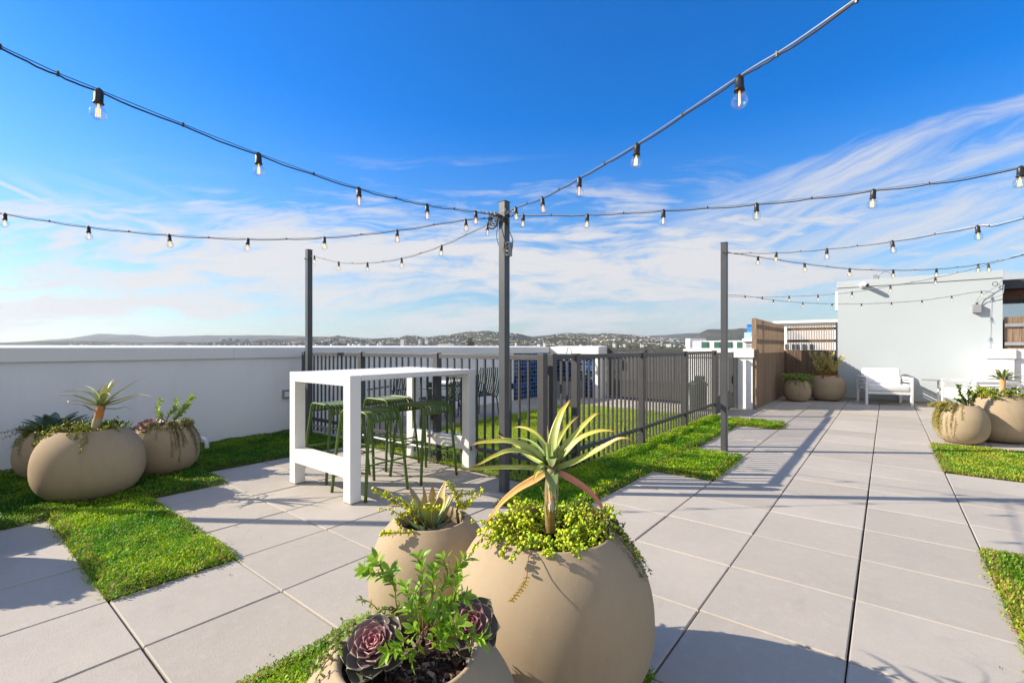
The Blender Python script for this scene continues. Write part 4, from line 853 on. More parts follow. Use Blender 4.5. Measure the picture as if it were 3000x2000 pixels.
# --- left group
oa = (0, 1050); sa = 3.485; Da = depth(-5.40, -.906); ca = at(oa[0]+1045/sa, oa[1]+470/sa, Da); e = empty('tree_aloe', 'tree aloe with an orange throated trunk in the largest left planter', 'plant', (ca.x, ca.y, .5)); l_ = (-ca.x, -ca.y, -.5)
GA = [(0, (.44, .48, .15)), (.5, (.60, .58, .16)), (.88, (.75, .58, .2)), (1, (.5, .3, .12))]
for L, dd, w, stp in [([(1030, 450), (990, 370), (930, 300), (835, 272)], -.2, 34, GA), ([(1010, 460), (940, 370), (820, 325), (700, 330), (595, 345)], .1, 52, GA), ([(1010, 475), (880, 420), (760, 380), (620, 370), (505, 392)], .2, 56, GA), ([(1010, 490), (900, 460), (800, 432), (700, 430), (695, 462)], .25, 34, GA),
                       ([(1010, 530), (930, 520), (860, 480), (760, 462), (610, 445)], .1, 46, [(0, (.3, .3, .1)), (.3, (.5, .3, .06)), (.6, (.6, .18, .05)), (1, (.4, .15, .08))]), ([(1040, 450), (1070, 330), (1120, 250), (1172, 205)], -.15, 52, GA), ([(1050, 450), (1105, 340), (1165, 265), (1230, 225)], .0, 56, GA), ([(1050, 460), (1045, 390), (1090, 352), (1140, 385)], .2, 46, GA),
                       ([(1070, 460), (1190, 360), (1300, 290), (1400, 230), (1512, 197)], -.1, 36, GA), ([(1070, 470), (1250, 410), (1420, 370), (1590, 395)], .1, 42, GA), ([(1070, 480), (1200, 455), (1350, 400), (1480, 388)], .2, 36, GA), ([(1070, 510), (1180, 515), (1280, 495), (1362, 528)], .1, 34, GA), ([(1060, 470), (1130, 420), (1215, 388)], .2, 42, GA), ([(1040, 470), (1000, 420), (1010, 330), (1060, 260)], -.2, 44, GA)]:
    mb = MB(); pxleaf(mb, L, oa, sa, Da, dd, w, (ca.x, ca.y, 0), stp, n=14, chan=.3, thick=.12, edge=(.5, .5, .25)); mb.build('leaf', 'succ', e, loc=l_, smooth=True)
mb = MB(); T_ = spline([at(968/sa, 1050+740/sa, Da), at(1000/sa, 1050+620/sa, Da), at(1040/sa, 1050+480/sa, Da)], 16); mb.tube(T_, [.036-.006*i/15 for i in range(16)], 14, [grad([(0, (.5, .4, .28)), (.55, (.45, .36, .22)), (.62, (.6, .2, .05)), (1, (.45, .22, .08))], i/15) for i in range(16)]); mb.build('trunk', 'stem', e, loc=l_, smooth=True)
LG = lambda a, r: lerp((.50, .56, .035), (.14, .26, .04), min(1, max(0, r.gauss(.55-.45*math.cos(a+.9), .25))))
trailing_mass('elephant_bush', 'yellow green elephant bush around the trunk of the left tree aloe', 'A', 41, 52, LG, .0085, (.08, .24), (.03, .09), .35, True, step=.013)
def rand_rosette(name, label, c, n, L, w, stops, seed, el=(.2, 1.35), droop=.25, cat='plant', edge=None, spread=.5):
    rr = random.Random(seed); e = empty(name, label, cat, tuple(c))
    for i in range(n):
        t = i/n; an = i*2.4+rr.uniform(-.3, .3); ev = el[1]+(el[0]-el[1])*t**.8+rr.uniform(-.1, .1); l = L*(.55+.45*t)*rr.uniform(.85, 1.1); d = Vector((math.cos(an), math.sin(an), 0)); z = Vector((0, 0, 1))
        P = [d*.01, d*l*.4*math.cos(ev)+z*l*.42*math.sin(ev), d*l*.75*math.cos(ev)+z*l*.75*math.sin(ev)-z*droop*l*.15, d*l*math.cos(ev*.85)+z*(l*math.sin(ev)*.95-droop*l*.45)]
        mb = MB(); blade(mb, P, w*rr.uniform(.85, 1.15), (0, 0, 0), [(p, jit(c_, .15, rr)) for p, c_ in stops], n=12, chan=.3, thick=.12, edge=edge, prof=(lambda t: (.55+.9*min(t, .5))*(1-max(0, (t-.45)/.56)**1.9)+.004) if spread == .5 else None); mb.build('leaf', 'succ', e, smooth=True)
    return e
BG = [(0, (.18, .30, .18)), (.6, (.13, .25, .18)), (1, (.16, .16, .09))]
rand_rosette('agave', 'blue green agave in the planter at the far left', (-6.556, -1.0, .42), 30, .38, .10, BG, 7, el=(.25, 1.4), droop=.0)
trailing_mass('trailing_sedum', 'dark green trailing foliage spilling over the far left planter', 'C', 42, 85, lambda a, r: lerp((.16, .22, .03), (.28, .34, .05), r.random()), .010, (.12, .36), (.02, .09), .6, False, step=.013)
PB = lambda t, r: (lerp((.35, .11, .14), (.26, .17, .17), min(1, t+r.uniform(-.1, .2))), (.42, .26, .22))
rosette('purple_rosette', 'purple echeveria rosette in the second left planter', (-5.76, -.40, .53), (.25, -.3, .9), .15, 30, PB, 8)
e = empty('leafy_shrub', 'upright yellow green shrub stems in the second left planter', 'plant', (-5.8, -.25, .46)); st_ = MB(); lf = MB()
zb = lambda a, b_: at(a/2.614, 900+b_/2.614, depth(-5.8, -.2))
for pts in [[(1225, 930), (1215, 860), (1205, 790), (1225, 715)], [(1260, 930), (1290, 830), (1340, 780), (1350, 710)], [(1290, 930), (1340, 850), (1400, 770), (1470, 690)], [(1270, 920), (1250, 860), (1235, 820)], [(1300, 900), (1370, 830), (1440, 750)]]: sprig(st_, lf, [zb(*q) for q in pts], (.42, .56, .05), .052, .023, .013, start=.25, dens=3, r0=.005)
st_.build('stems', 'stem', e, loc=(5.8, .25, -.46), smooth=True); lf.build('leaves', 'leaf', e, loc=(5.8, .25, -.46), smooth=True)
trailing_mass('trailing_sedum', 'green trailing stems hanging down the right of the second left planter', 'B', 43, 34, lambda a, r: lerp((.28, .40, .06), (.22, .16, .09), r.random()*.8), .008, (.2, .5), (.02, .06), 1.0, False, arc=(-.6, 1.6), step=.013, inner=.6)
# --- right group
e_ = rand_rosette('tree_aloe', 'tree aloe with a short orange trunk in the right edge planter', (1.40, 7.62, .87), 20, .42, .05, [(0, (.2, .27, .1)), (.6, (.25, .3, .09)), (1, (.5, .2, .08))], 9, el=(-.1, 1.3), droop=.5, spread=1)
MB().tube([(0, 0, -.38), (0, 0, -.2), (0, 0, .02)], [.03, .028, .034], 12, [(.55, .38, .25), (.55, .35, .2), (.6, .28, .1)]).build('trunk', 'stem', e_, smooth=True)
trailing_mass('elephant_bush', 'yellow green bushy growth round the right tree aloe', 'H', 51, 60, lambda a, r: lerp((.62, .64, .035), (.28, .38, .05), r.random()), .011, (.1, .26), (.03, .14), .15, True, step=.016)
e = empty('leafy_shrub', 'dark green upright shrub in the smaller right planter', 'plant', (.98, 7.18, .46)); st_ = MB(); lf = MB(); zg = lambda a, b_: at(2650+a/5.226, 1050+b_/5.226, depth(.95, 7.15))
for pts in [[(960, 740), (900, 620), (840, 520), (825, 420)], [(980, 740), (980, 600), (1000, 460)], [(1000, 740), (1040, 620), (1110, 540), (1165, 495)], [(950, 740), (880, 670), (800, 625)], [(1010, 740), (1060, 640), (1070, 560)], [(970, 740), (930, 640), (870, 570)]]: sprig(st_, lf, [zg(*q) for q in pts], (.12, .24, .035), .055, .02, .012, start=.15, dens=3, r0=.005)
st_.build('stems', 'stem', e, loc=(-.98, -7.18, -.46), smooth=True); lf.build('leaves', 'leaf', e, loc=(-.98, -7.18, -.46), smooth=True)
trailing_mass('trailing_sedum', 'yellow green strands hanging down the left side of the smaller right planter', 'G', 52, 46, (.36, .34, .06), .0075, (.3, .75), (.0, .03), 1.0, False, arc=(2.9, 4.1), step=.012, inner=.75)
# --- far corner group
trailing_mass('trailing_fern', 'green feathery plant in the smaller far corner planter', 'I', 61, 130, lambda a, r: lerp((.2, .32, .05), (.36, .44, .09), r.random()), .014, (.1, .34), (.06, .16), .35, False, step=.016)
e = empty('leafy_shrub', 'yellowing tall shrub in the larger far corner planter', 'plant', (-1.03, 12.17, .56)); st_ = MB(); lf = MB(); rr = random.Random(5)
for i in range(16):
    a_ = rr.uniform(0, 6.28); q = Vector((-1.03+rr.uniform(-.15, .15), 12.17+rr.uniform(-.1, .1), .56)); h = rr.uniform(.25, .62); d = Vector((math.cos(a_), math.sin(a_), 0)); sprig(st_, lf, [q, q+d*.08+Vector((0, 0, h*.5)), q+d*.22+Vector((0, 0, h))], (.62, .56, .18), .095, .028, .03, start=.3, dens=3, r0=.008, rr=rr)
st_.build('stems', 'stem', e, loc=(1.03, -12.17, -.56), smooth=True); lf.build('leaves', 'leaf', e, loc=(1.03, -12.17, -.56), smooth=True)
trailing_mass('orange_sedum', 'orange flowering sedum along the rim of the larger far corner planter', 'J', 62, 60, lambda a, r: lerp((.62, .22, .02), (.55, .33, .03), r.random()), .011, (.05, .2), (.03, .09), .5, True, step=.016)
e_ = rand_rosette('tree_aloe', 'aloe in the planter just outside the left edge of the view', (-4.42, -2.02, .66), 14, .26, .045, GA, 12, el=(.1, 1.3), droop=.4, spread=1)
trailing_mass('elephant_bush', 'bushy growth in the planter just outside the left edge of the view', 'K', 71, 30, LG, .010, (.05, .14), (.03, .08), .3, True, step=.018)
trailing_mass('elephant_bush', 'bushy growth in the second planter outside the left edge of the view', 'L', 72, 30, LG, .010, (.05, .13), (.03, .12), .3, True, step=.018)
# ------------------------------------------------------------------ lounge armchairs
def armchair(x, y, rz, label):
    e = empty('lounge_chair', label, 'armchair', (x, y, 0), rz, 'white lounge chairs by the pale wall'); W, Dp = .88, .80
    def bx(n, x0, x1, y0, y1, z0, z1, m='white_metal', bv=.004): return MB().box(x0, x1, y0, y1, z0, z1).build(n, m, e, bevel=bv)
    for sx in (0, W-.05):
        bx('leg', sx, sx+.05, 0, .06, 0, .64); bx('leg', sx, sx+.05, Dp-.06, Dp, 0, .64); bx('armrest', sx, sx+.05, .061, Dp-.061, .58, .64)
        for z in (.34, .44, .52): bx('side_slat', sx+.012, sx+.038, .061, Dp-.061, z, z+.035, bv=.002)
    bx('front_rail', .051, W-.051, .01, .05, .25, .31); bx('back_rail', .051, W-.051, Dp-.05, Dp-.01, .25, .31)
    for z in (.4, .5, .58): bx('back_slat', .051, W-.051, Dp-.04, Dp-.015, z, z+.04, bv=.002)
    bx('seat_deck', .051, W-.051, .051, Dp-.051, .29, .305, bv=0)
    def cushion(n, x0, x1, y0, y1, z0, z1, tilt=0):
        o = MB().box(x0-(x0+x1)/2, x1-(x0+x1)/2, y0-(y0+y1)/2, y1-(y0+y1)/2, z0-(z0+z1)/2, z1-(z0+z1)/2).build(n, 'cushion', e); o.location = ((x0+x1)/2, (y0+y1)/2, (z0+z1)/2); o.rotation_euler = (tilt, 0, 0)
        b_ = o.modifiers.new('b', 'BEVEL'); b_.width = .045; b_.segments = 4; o.data.polygons.foreach_set('use_smooth', [True]*6)
    cushion('seat_cushion', .055, W-.055, .0, Dp-.06, .31, .46); cushion('back_cushion', .07, W-.07, Dp-.26, Dp-.09, .44, .82, -.18)
    return e
armchair(-.25, 11.69, math.radians(15), 'white framed lounge armchair facing the camera against the pale wall')
armchair(1.05, 11.95, math.radians(-58), 'white framed lounge armchair turned sideways behind the right planters')
e = empty('side_table', 'thin topped white side table between the two lounge armchairs', 'table', (1.05, 12.3, 0))
MB().box(-.3, .2, -.2, .2, .575, .59).build('tabletop', 'tubgrey', e, bevel=.002); MB().tube([(-.02, 0, .02), (-.02, 0, .574)], .02, 10).build('leg', 'white_metal', e); MB().lathe([(.001, 0), (.15, 0), (.15, .012), (.02, .02)], n=24).build('base', 'white_metal', e)
# ------------------------------------------------------------------ small fittings
e = empty('irrigation_pipe', 'white plastic pipe elbow with a blue valve by the left parapet', 'pipe', (-6.66, .40, 0))
MB().tube(spline([(.02, .02, -.01), (.02, .02, .10), (.0, .0, .155), (-.08, -.03, .165), (-.22, -.08, .165)], 18), .026, 12).build('elbow', 'pvc', e, smooth=True); MB().tube([(-.12, -.045, .165), (-.12, -.045, .225)], .014, 8).build('valve_stem', 'bluep', e); MB().tube([(-.16, -.045, .228), (-.08, -.045, .228)], .012, 8).build('valve_handle', 'bluep', e); MB().tube([(-.2, -.075, .165), (-.25, -.09, .165)], .035, 10).build('coupling', 'black', e)
e = empty('step_light', 'grey wall box low on the white parapet, left of the bar table', 'wall light', (-7.09, 1.667, .61)); MB().box(-.03, .015, -.07, .07, -.07, .06).build('housing', 'boxgrey', e, bevel=.004); MB().box(.0155, .02, -.05, .05, -.05, .03).build('lens', 'pvc', e, bevel=.001)
e = empty('wall_outlet', 'black outlet cover on the white parapet inside the dog run', 'outlet', (-7.09, 7.2, .36)); MB().box(-.03, .03, -.05, .05, -.07, .07).build('cover', 'black', e, bevel=.01)
e = empty('junction_box', 'grey junction box and conduit on the fence post behind the stools', 'electrical box', (-3.93, 1.80, 0))
MB().box(-.09, .03, -.05, .02, .56, .66).build('box', 'boxgrey', e, bevel=.004); MB().tube([(-.03, -.02, 0), (-.03, -.02, .559)], .0125, 8).build('conduit', 'steel', e); MB().box(-.05, -.01, -.04, 0, .30, .33).build('clamp', 'steel', e)
e = empty('conduit_run', 'grey steel conduit lying along the paver edge behind the table', 'conduit', (-5.2, 1.78, 0)); MB().tube([(-1.4, 0, .17), (0, 0, .17), (1.2, .0, .17)], .013, 8).build('pipe', 'steel', e); MB().tube([(-1.0, 0, -.01), (-1.0, 0, .17)], .01, 8).build('bracket', 'steel', e); MB().tube([(.5, 0, -.01), (.5, 0, .17)], .01, 8).build('bracket', 'steel', e)
# ------------------------------------------------------------------ buildings behind the roof terrace
M['bwhite'] = M['stucco']
M['greenwin'] = simple('green_shutter', (.03, .12, .085), (.04, .14, .10), 3, .5)
M['bluepaint'] = simple('bright_blue_paint', (.03, .20, .55), (.035, .22, .58), .3, .7)
def fbox(mb, u0, u1, v0, v1, D, dep, Y=None):
    if Y is None: Y = at((u0+u1)/2, HY, D).y
    k0, k1, km = ray(u0, HY), ray(u1, HY), ray((u0+u1)/2, HY); x0 = CX+k0.x*(Y-CY)/k0.y; x1 = CX+k1.x*(Y-CY)/k1.y; t = (Y-CY)/km.y
    return mb.box(x0, x1, Y, Y+dep, CZ-t*(v1-HY)/FPX, CZ-t*(v0-HY)/FPX)
e = empty('apartment_building', 'white building with green shuttered windows beyond the fence', 'building', tuple(at(2110, 1060, 42))); L0 = tuple(-x for x in e.location)
YA = at(2110, HY, 42).y
fbox(MB(), 2008, 2178, 998, 1400, 42, 14, YA).build('wall', 'bwhite', e, loc=L0); fbox(MB(), 2008, 2022, 991, 1400, 41.9, 5, YA-.1).build('corner_pier', 'bwhite', e, loc=L0); fbox(MB(), 2176, 2232, 1000, 1400, 41.7, 14, YA-.3).build('wall', 'bwhite', e, loc=L0)
fbox(MB(), 2174, 2234, 991, 999.8, 41.5, 14, YA-.5).build('cornice', 'coping', e, loc=L0)
for a_, b_ in ((2056, 2073), (2093, 2109), (2130, 2142), (2160, 2173)):
    o = fbox(MB(), a_-2, b_+3, 1000.5, 1021, 41.96, .1, YA-.05).build('window', 'tubgrey', e, loc=L0); fbox(MB(), a_, b_, 1002, 1020, 41.88, .06, YA-.12).build('shutter', 'greenwin', o)
for i in range(3):
    for j in range(2): fbox(MB(), 2184.5+j*13.5, 2195+j*13.5, 1002+i*8, 1006.5+i*8, 41.66, .1, YA-.36).build('window', 'tubgrey', e, loc=L0)
for i in range(4): fbox(MB(), 2029+i*9, 2029.6+i*9, 998.5, 1040, 41.93, .04, YA-.03).build('panel_joint', 'tubgrey', e, loc=L0)
e = empty('roof_building', 'bright blue rooftop block behind the white building', 'building', tuple(at(2200, 1000, 50))); L0 = tuple(-x for x in e.location)
fbox(MB(), 2188, 2300, 951.5, 1100, 50, 10).build('wall', 'bluepaint', e, loc=L0); fbox(MB(), 2187.5, 2300.5, 948, 951.2, 49.9, 10).build('cap', 'bluepaint', e, loc=L0)
tag(fbox(MB(), 2180, 2216, 973, 991, 47, .05).build('glass_railing', 'railglass'), 'clear glass railing on the white roof in front of the blue block', 'railing')
tag(MB().tube([at(2207, 990, 46.8), at(2207, 980, 46.8)], .04, 5).tube([at(2203, 980, 46.8), at(2212, 982, 46.8)], .12, 5).build('roof_antenna', 'canopy'), 'small dark antenna in front of the blue block', 'antenna')
YA = at(2360, HY, 22).y
e = empty('white_building', 'white building with a roof parapet seen over and through the slat screens', 'building', tuple(at(2360, 1060, 22))); L0 = tuple(-x for x in e.location)
fbox(MB(), 2268, 2600, 944, 1300, 22, 6, YA).build('wall', 'bwhite', e, loc=L0); fbox(MB(), 2263, 2600, 935.5, 943.8, 21.8, 6.2, YA-.15).build('parapet_cap', 'coping', e, loc=L0)
for i, (a_, b_) in enumerate(((2300, 2306), (2320, 2326), (2332, 2338), (2350, 2360), (2372, 2380))): fbox(MB(), a_, b_, 1008, 1023, 21.95, .1, YA-.05).build('window', 'glasspane' if i % 2 else 'canopy', e, loc=L0)
MB().tube([at(2392, 970, 21.9), at(2400, 976, 21.7), at(2410, 979, 21.7)], .05, 6).build('wall_lamp', 'steel', e, loc=L0)
# canopy and glazed corner at the right
e = empty('canopy_building', 'dark metal canopy with a brown timber soffit at the right edge', 'building', (3.2, 14, 0)); L0 = (-3.2, -14, 0)
MB().box(2.12, 5.5, 13.0, 17, 2.60, 2.80).build('fascia', 'canopy', e, loc=L0, bevel=.005); MB().box(2.14, 5.4, 13.3, 17, 2.38, 2.598).build('soffit', 'soffit', e, loc=L0); MB().box(2.12, 5.5, 13.25, 17, 2.31, 2.378).build('beam', 'black', e, loc=L0)
MB().box(2.15, 5.5, 13.45, 13.5, 1.0, 2.30).build('glass_wall', 'paleglass', e, loc=L0)
mb = MB()
for i in range(24): mb.box(2.12+i*.13, 2.12+i*.13+.124, 12.76, 12.80, 0, 1.97+.006*i)
o = mb.build('timber_fence', 'wood'); tag(o, 'brown vertical board fence with grey shadow strips at the right edge beneath the canopy', 'fence')
for z in (1.36, 1.76): MB().box(2.12, 5.2, 12.715, 12.755, z, z+.07).build('rail', 'boxgrey', o)  # grey strips stand in for shadow bands across the boards
# ------------------------------------------------------------------ land, hills, city
GZ = -28
tag(MB().add([(-60000, -60000, GZ), (60000, -60000, GZ), (60000, 60000, GZ), (-60000, 60000, GZ)], [(0, 1, 2, 3)]).build('ground', 'plain'), kind='structure')
def interp(T, x):
    for (a0, b0), (a1, b1) in zip(T, T[1:]):
        if x <= a1: return b0+(b1-b0)*max(0, (x-a0)/(a1-a0))
    return T[-1][1]
RB = [(-200, 1004), (600, 1002), (800, 996), (900, 990), (1000, 990), (1060, 992), (1100, 991), (1190, 987), (1250, 990), (1300, 985), (1380, 978), (1440, 977), (1500, 982), (1560, 988), (1600, 985), (1680, 980), (1700, 979), (1740, 982), (1800, 979), (1860, 982), (1920, 988), (2000, 996), (2300, 1000), (3400, 1000)]
RA = [(-400, 1006), (0, 1003), (100, 998), (200, 991), (290, 977), (400, 981), (450, 986), (550, 983), (700, 982), (850, 983), (980, 986), (1100, 991), (1300, 995), (1850, 990), (1890, 984), (1960, 980), (2020, 976), (2100, 975), (2300, 978), (3400, 985)]
RC = [(1800, 1012), (1960, 1004), (2010, 998), (2045, 980), (2070, 969), (2110, 965), (2150, 963), (2170, 962), (2200, 967), (2300, 975), (2600, 985), (3400, 990)]
def terrain(name, RDG, Ds, Dr, De_, u0, u1, nu, nd_, amp, seed, pw=1.25):
    vs = []; fs = []
    for i in range(nu+1):
        uu = u0+(u1-u0)*i/nu; vr = interp(RDG, uu); zr = CZ+(HY-vr)*Dr/FPX
        for j in range(nd_+1):
            t = j/nd_; D = Ds+(De_-Ds)*t; s = (D-Ds)/(Dr-Ds)
            q = CAM+(FW+RT*((uu-1500)/FPX))*D
            if s <= 1: k = s**pw*(1.9-.9*s)
            else: k = max(0, 1-((D-Dr)/(De_-Dr))**1.3)
            f1 = noise.fractal(Vector((q.x*.0011, q.y*.0011, seed)), 1, 2, 6); rid = 1-abs(noise.noise(Vector((q.x*.0016, q.y*.0016, seed+3))))*2
            env = math.sin(min(1, max(0, s))*PI*.93) if s <= 1 else 1-k*.5
            z = GZ-3+(zr-GZ)*k+amp*env*(f1*.6+rid*.5-.3)*(zr/200+.25)
            if .92 < s < 1.1: z += amp*.10*noise.noise(Vector((uu*.06, seed, 0)))
            vs.append((q.x, q.y, z))
    for i in range(nu):
        for j in range(nd_): a_ = i*(nd_+1)+j; fs.append((a_, a_+nd_+1, a_+nd_+2, a_+1))
    o = MB().add(vs, fs).build(name, 'hill', smooth=True); tag(o, kind='structure'); return np.array(vs).reshape(nu+1, nd_+1, 3)
TA = terrain('hills', RA, 11000, 15500, 20000, -700, 3600, 300, 26, 45, 1.7)
TB = terrain('hills', RB, 3400, 8600, 10500, -700, 3600, 560, 60, 115, 4.2, 1.5)
TC = terrain('hills', RC, 7600, 9400, 11500, 1750, 3600, 160, 34, 75, 8.4)
# city: small far buildings (a mass), plus the towers one can pick out
rs = random.Random(3)
def gz_at(uu, D):
    i = (uu+700)/4300*560; j = (D-3400)/(10500-3400)*60
    if D < 3400 or not (0 <= i < 559): return GZ
    return max(GZ, TB[int(i), min(59, int(j))][2])
def bl(mb, q, w, d, z0, h, an, c):
    ca_, sa_ = math.cos(an), math.sin(an); P = [(-w, -d), (w, -d), (w, d), (-w, d)]; P = [(q.x+x*ca_-y*sa_, q.y+x*sa_+y*ca_) for x, y in P]
    mb.add([(x, y, z0) for x, y in P]+[(x, y, z0+h) for x, y in P], [(4, 5, 6, 7), (0, 1, 5, 4), (1, 2, 6, 5), (2, 3, 7, 6), (3, 0, 4, 7)], c)
mb = MB()
for i in range(15000):
    uu = rs.uniform(200, 2700); D = 2600+3300*rs.random()**.8; q = CAM+(FW+RT*((uu-1500)/FPX))*D; k = .6+rs.random()*.9
    bl(mb, q, rs.uniform(5, 12), rs.uniform(5, 12), gz_at(uu, D)-2, rs.uniform(5, 11)*(1 if rs.random() < .97 else 1.8), rs.uniform(0, 1.57), jit(rs.choice([(.8, .74, .66), (.7, .64, .55), (.85, .82, .76), (.5, .4, .3), (.62, .6, .56)]), .2, rs))
for i in range(2600):   # houses up the slopes
    uu = rs.uniform(850, 2000); jj = rs.uniform(20, 43); i_ = int((uu+700)/4300*560); v = TB[i_, int(jj)]
    if noise.noise(Vector((v[0]*.0009, v[1]*.0009, 2))) < -.12: continue
    bl(mb, Vector((v[0]+rs.uniform(-60, 60), v[1]+rs.uniform(-60, 60), 0)), rs.uniform(5, 11), rs.uniform(4, 8), v[2]-8, rs.uniform(11, 17), rs.uniform(0, 1.57), jit((.62, .58, .52), .25, rs))
o = mb.build('city_houses', 'city_wall'); tag(o, 'sea of small pale far-off houses between the parapet and the hills', 'city', kind='stuff')
V_, F_, C_ = [], [], []; ico = [(0, 0, 1), (.9, 0, .35), (.28, .85, .35), (-.72, .52, .35), (-.72, -.52, .35), (.28, -.85, .35), (.72, .52, -.4), (-.28, .85, -.4), (-.9, 0, -.4), (-.28, -.85, -.4), (.72, -.52, -.4)]
icf = [(0, 1, 2), (0, 2, 3), (0, 3, 4), (0, 4, 5), (0, 5, 1), (1, 6, 2), (2, 7, 3), (3, 8, 4), (4, 9, 5), (5, 10, 1), (6, 7, 2), (7, 8, 3), (8, 9, 4), (9, 10, 5), (10, 6, 1)]
k = 0
for i in range(15000):
    near = rs.random() < .5; D = rs.uniform(2300, 3900) if near else rs.uniform(3400, 5900); uu = rs.uniform(500, 2800)
    q = CAM+(FW+RT*((uu-1500)/FPX))*D; h = rs.uniform(6, 10)*(1.5 if near else 1); z = gz_at(uu, D)+h*.8; c = jit(rs.choice([(.035, .06, .018), (.06, .08, .025), (.09, .09, .03), (.03, .045, .02)]), .3, rs)
    for sub in range(3):
        ox, oy, oz = rs.uniform(-h, h)*.7, rs.uniform(-h, h)*.7, rs.uniform(-.4, .5)*h
        for p in ico: V_.append((q.x+ox+p[0]*h*rs.uniform(.5, .9), q.y+oy+p[1]*h*rs.uniform(.5, .9), z+oz+p[2]*h*rs.uniform(.5, .95))); C_.append(c)
        F_ += [(a_+k, b_+k, c_+k) for a_, b_, c_ in icf]; k += 11
o = npmesh('city_trees', np.array(V_), np.array(F_), np.array(C_), 'city_wall'); tag(o, 'dark belt of far-off tree crowns among the city houses', 'trees', kind='stuff')
M['tower_dark'] = simple('tower_glass', (.10, .12, .15), (.14, .16, .19), .01, .4); M['tower_pale'] = simple('tower_concrete', (.6, .58, .54), (.5, .48, .45), .01, .8)
def tower(u0, u1, v0, D, m, label):
    e = empty('tower', label, 'tower', tuple(at((u0+u1)/2, HY+28*FPX/D, D))); L0 = tuple(-x for x in e.location); w = (u1-u0)
    fbox(MB(), u0, u1, v0, HY+40*FPX/D, D, D*w/FPX).build('shaft', m, e, loc=L0)
    nf = 9; mb = MB()
    for i in range(nf): fbox(mb, u0-.02, u1+.02, v0+1.2+i*(1014-v0)/nf, v0+1.2+(i+.45)*(1014-v0)/nf, D-.6, .5)
    mb.build('window_bands', 'tower_dark' if m == 'tower_pale' else 'glasspane', e, loc=L0)
for a in [(642, 651, 992.5, 6800, 'tower_dark', 'leftmost dark tower of the hazy skyline cluster at left'), (654, 660.5, 991, 6900, 'tower_pale', 'tall pale tower second in the hazy skyline cluster'), (661.5, 670, 990.5, 6750, 'tower_dark', 'broad dark tower beside the pale one in the hazy cluster'), (682, 691, 993, 6800, 'tower_dark', 'dark tower in the middle of the hazy cluster'),
          (699.5, 708, 992.5, 6850, 'tower_dark', 'dark tower left of a near twin in the hazy cluster'), (710, 719, 993.5, 6700, 'tower_dark', 'dark twin tower right of the middle in the hazy cluster'), (723, 742, 1001, 6500, 'tower_dark', 'low wide dark block in the hazy cluster'), (766, 776, 997, 6600, 'tower_dark', 'lone dark tower at the right end of the hazy cluster'),
          (1081, 1089, 1005, 5200, 'tower_dark', 'short brown tower left of the white ones behind the fence top'), (1110, 1117, 1003, 5100, 'tower_pale', 'short pale tower between the brown one and the tall white one'), (1173, 1183, 994.5, 4600, 'tower_pale', 'tallest white tower between the left and middle posts'), (1225, 1232, 995.5, 5400, 'tower_pale', 'thin white tower left of a wider twin near the middle post'), (1244.5, 1253, 996, 5300, 'tower_pale', 'wider white tower left of the palm'),
          (1935, 1940, 999, 4300, 'tower_pale', 'thin pale tower among houses left of the right post'), (1972, 1979, 998, 4600, 'tower_dark', 'glassy tower among the houses near the right post'), (1290, 1330, 1007.5, 3600, 'tower_pale', 'long low white block left of the palm')]: tower(*a)
for i in range(36):
    uu = rs.uniform(850, 2000); D = rs.uniform(3200, 5200); w = rs.uniform(3, 9); v0 = rs.uniform(1006.5, 1011)
    if uu > 1500: v0 -= 1.5
    mb = MB(); fbox(mb, uu, uu+w, v0, HY+40*FPX/D, D, D*w/FPX); o = mb.build('city_block', 'tower_pale'); tag(o, 'small pale mid-rise block standing out of the far city roofs', 'building', 'mid-rise blocks of the far city')
# near palm and tree beyond the parapet
def palm(uu, v, D, r, label):
    c = at(uu, v, D); e = empty('palm_tree', label, 'tree', (c.x, c.y, GZ)); mb = MB(); mb.tube([(0, 0, 0), (.3, 0, (c.z-GZ)*.5), (0, 0, c.z-GZ)], [.4, .3, .28], 10, (.2, .15, .1)); mb.build('trunk', 'stem', e)
    mb = MB(); rr = random.Random(2)
    for i in range(52):
        an = rr.uniform(0, 6.28); el = rr.uniform(-.7, 1.4); d = Vector((math.cos(an)*math.cos(el), math.sin(an)*math.cos(el), math.sin(el))); p = Vector((0, 0, c.z-GZ)); L = r*rr.uniform(.75, 1.05)
        P = spline([p, p+d*L*.6, p+d*L-Vector((0, 0, L*.15))], 5); mb.tube(P, .03, 4, (.12, .13, .04)); tip = P[3]
        for q in range(9): a2 = (q-4)/4*1.0; s = d.cross(Vector((0, 0, 1))); s = s.normalized() if s.length > .01 else Vector((1, 0, 0)); small_leaf(mb, tip, d*math.cos(a2)+s*math.sin(a2)-Vector((0, 0, .25*abs(a2))), Vector((0, 0, 1)), L*.45, L*.07, jit((.13, .16, .04), .3, rr))
    mb.build('crown', 'leaf', e); return e
palm(1378, 1004, 190, 2.1, 'palm tree crown rising above the parapet right of the white towers')
palm(1846, 1015, 700, 3, 'small distant palm above the dark trees behind the fence')
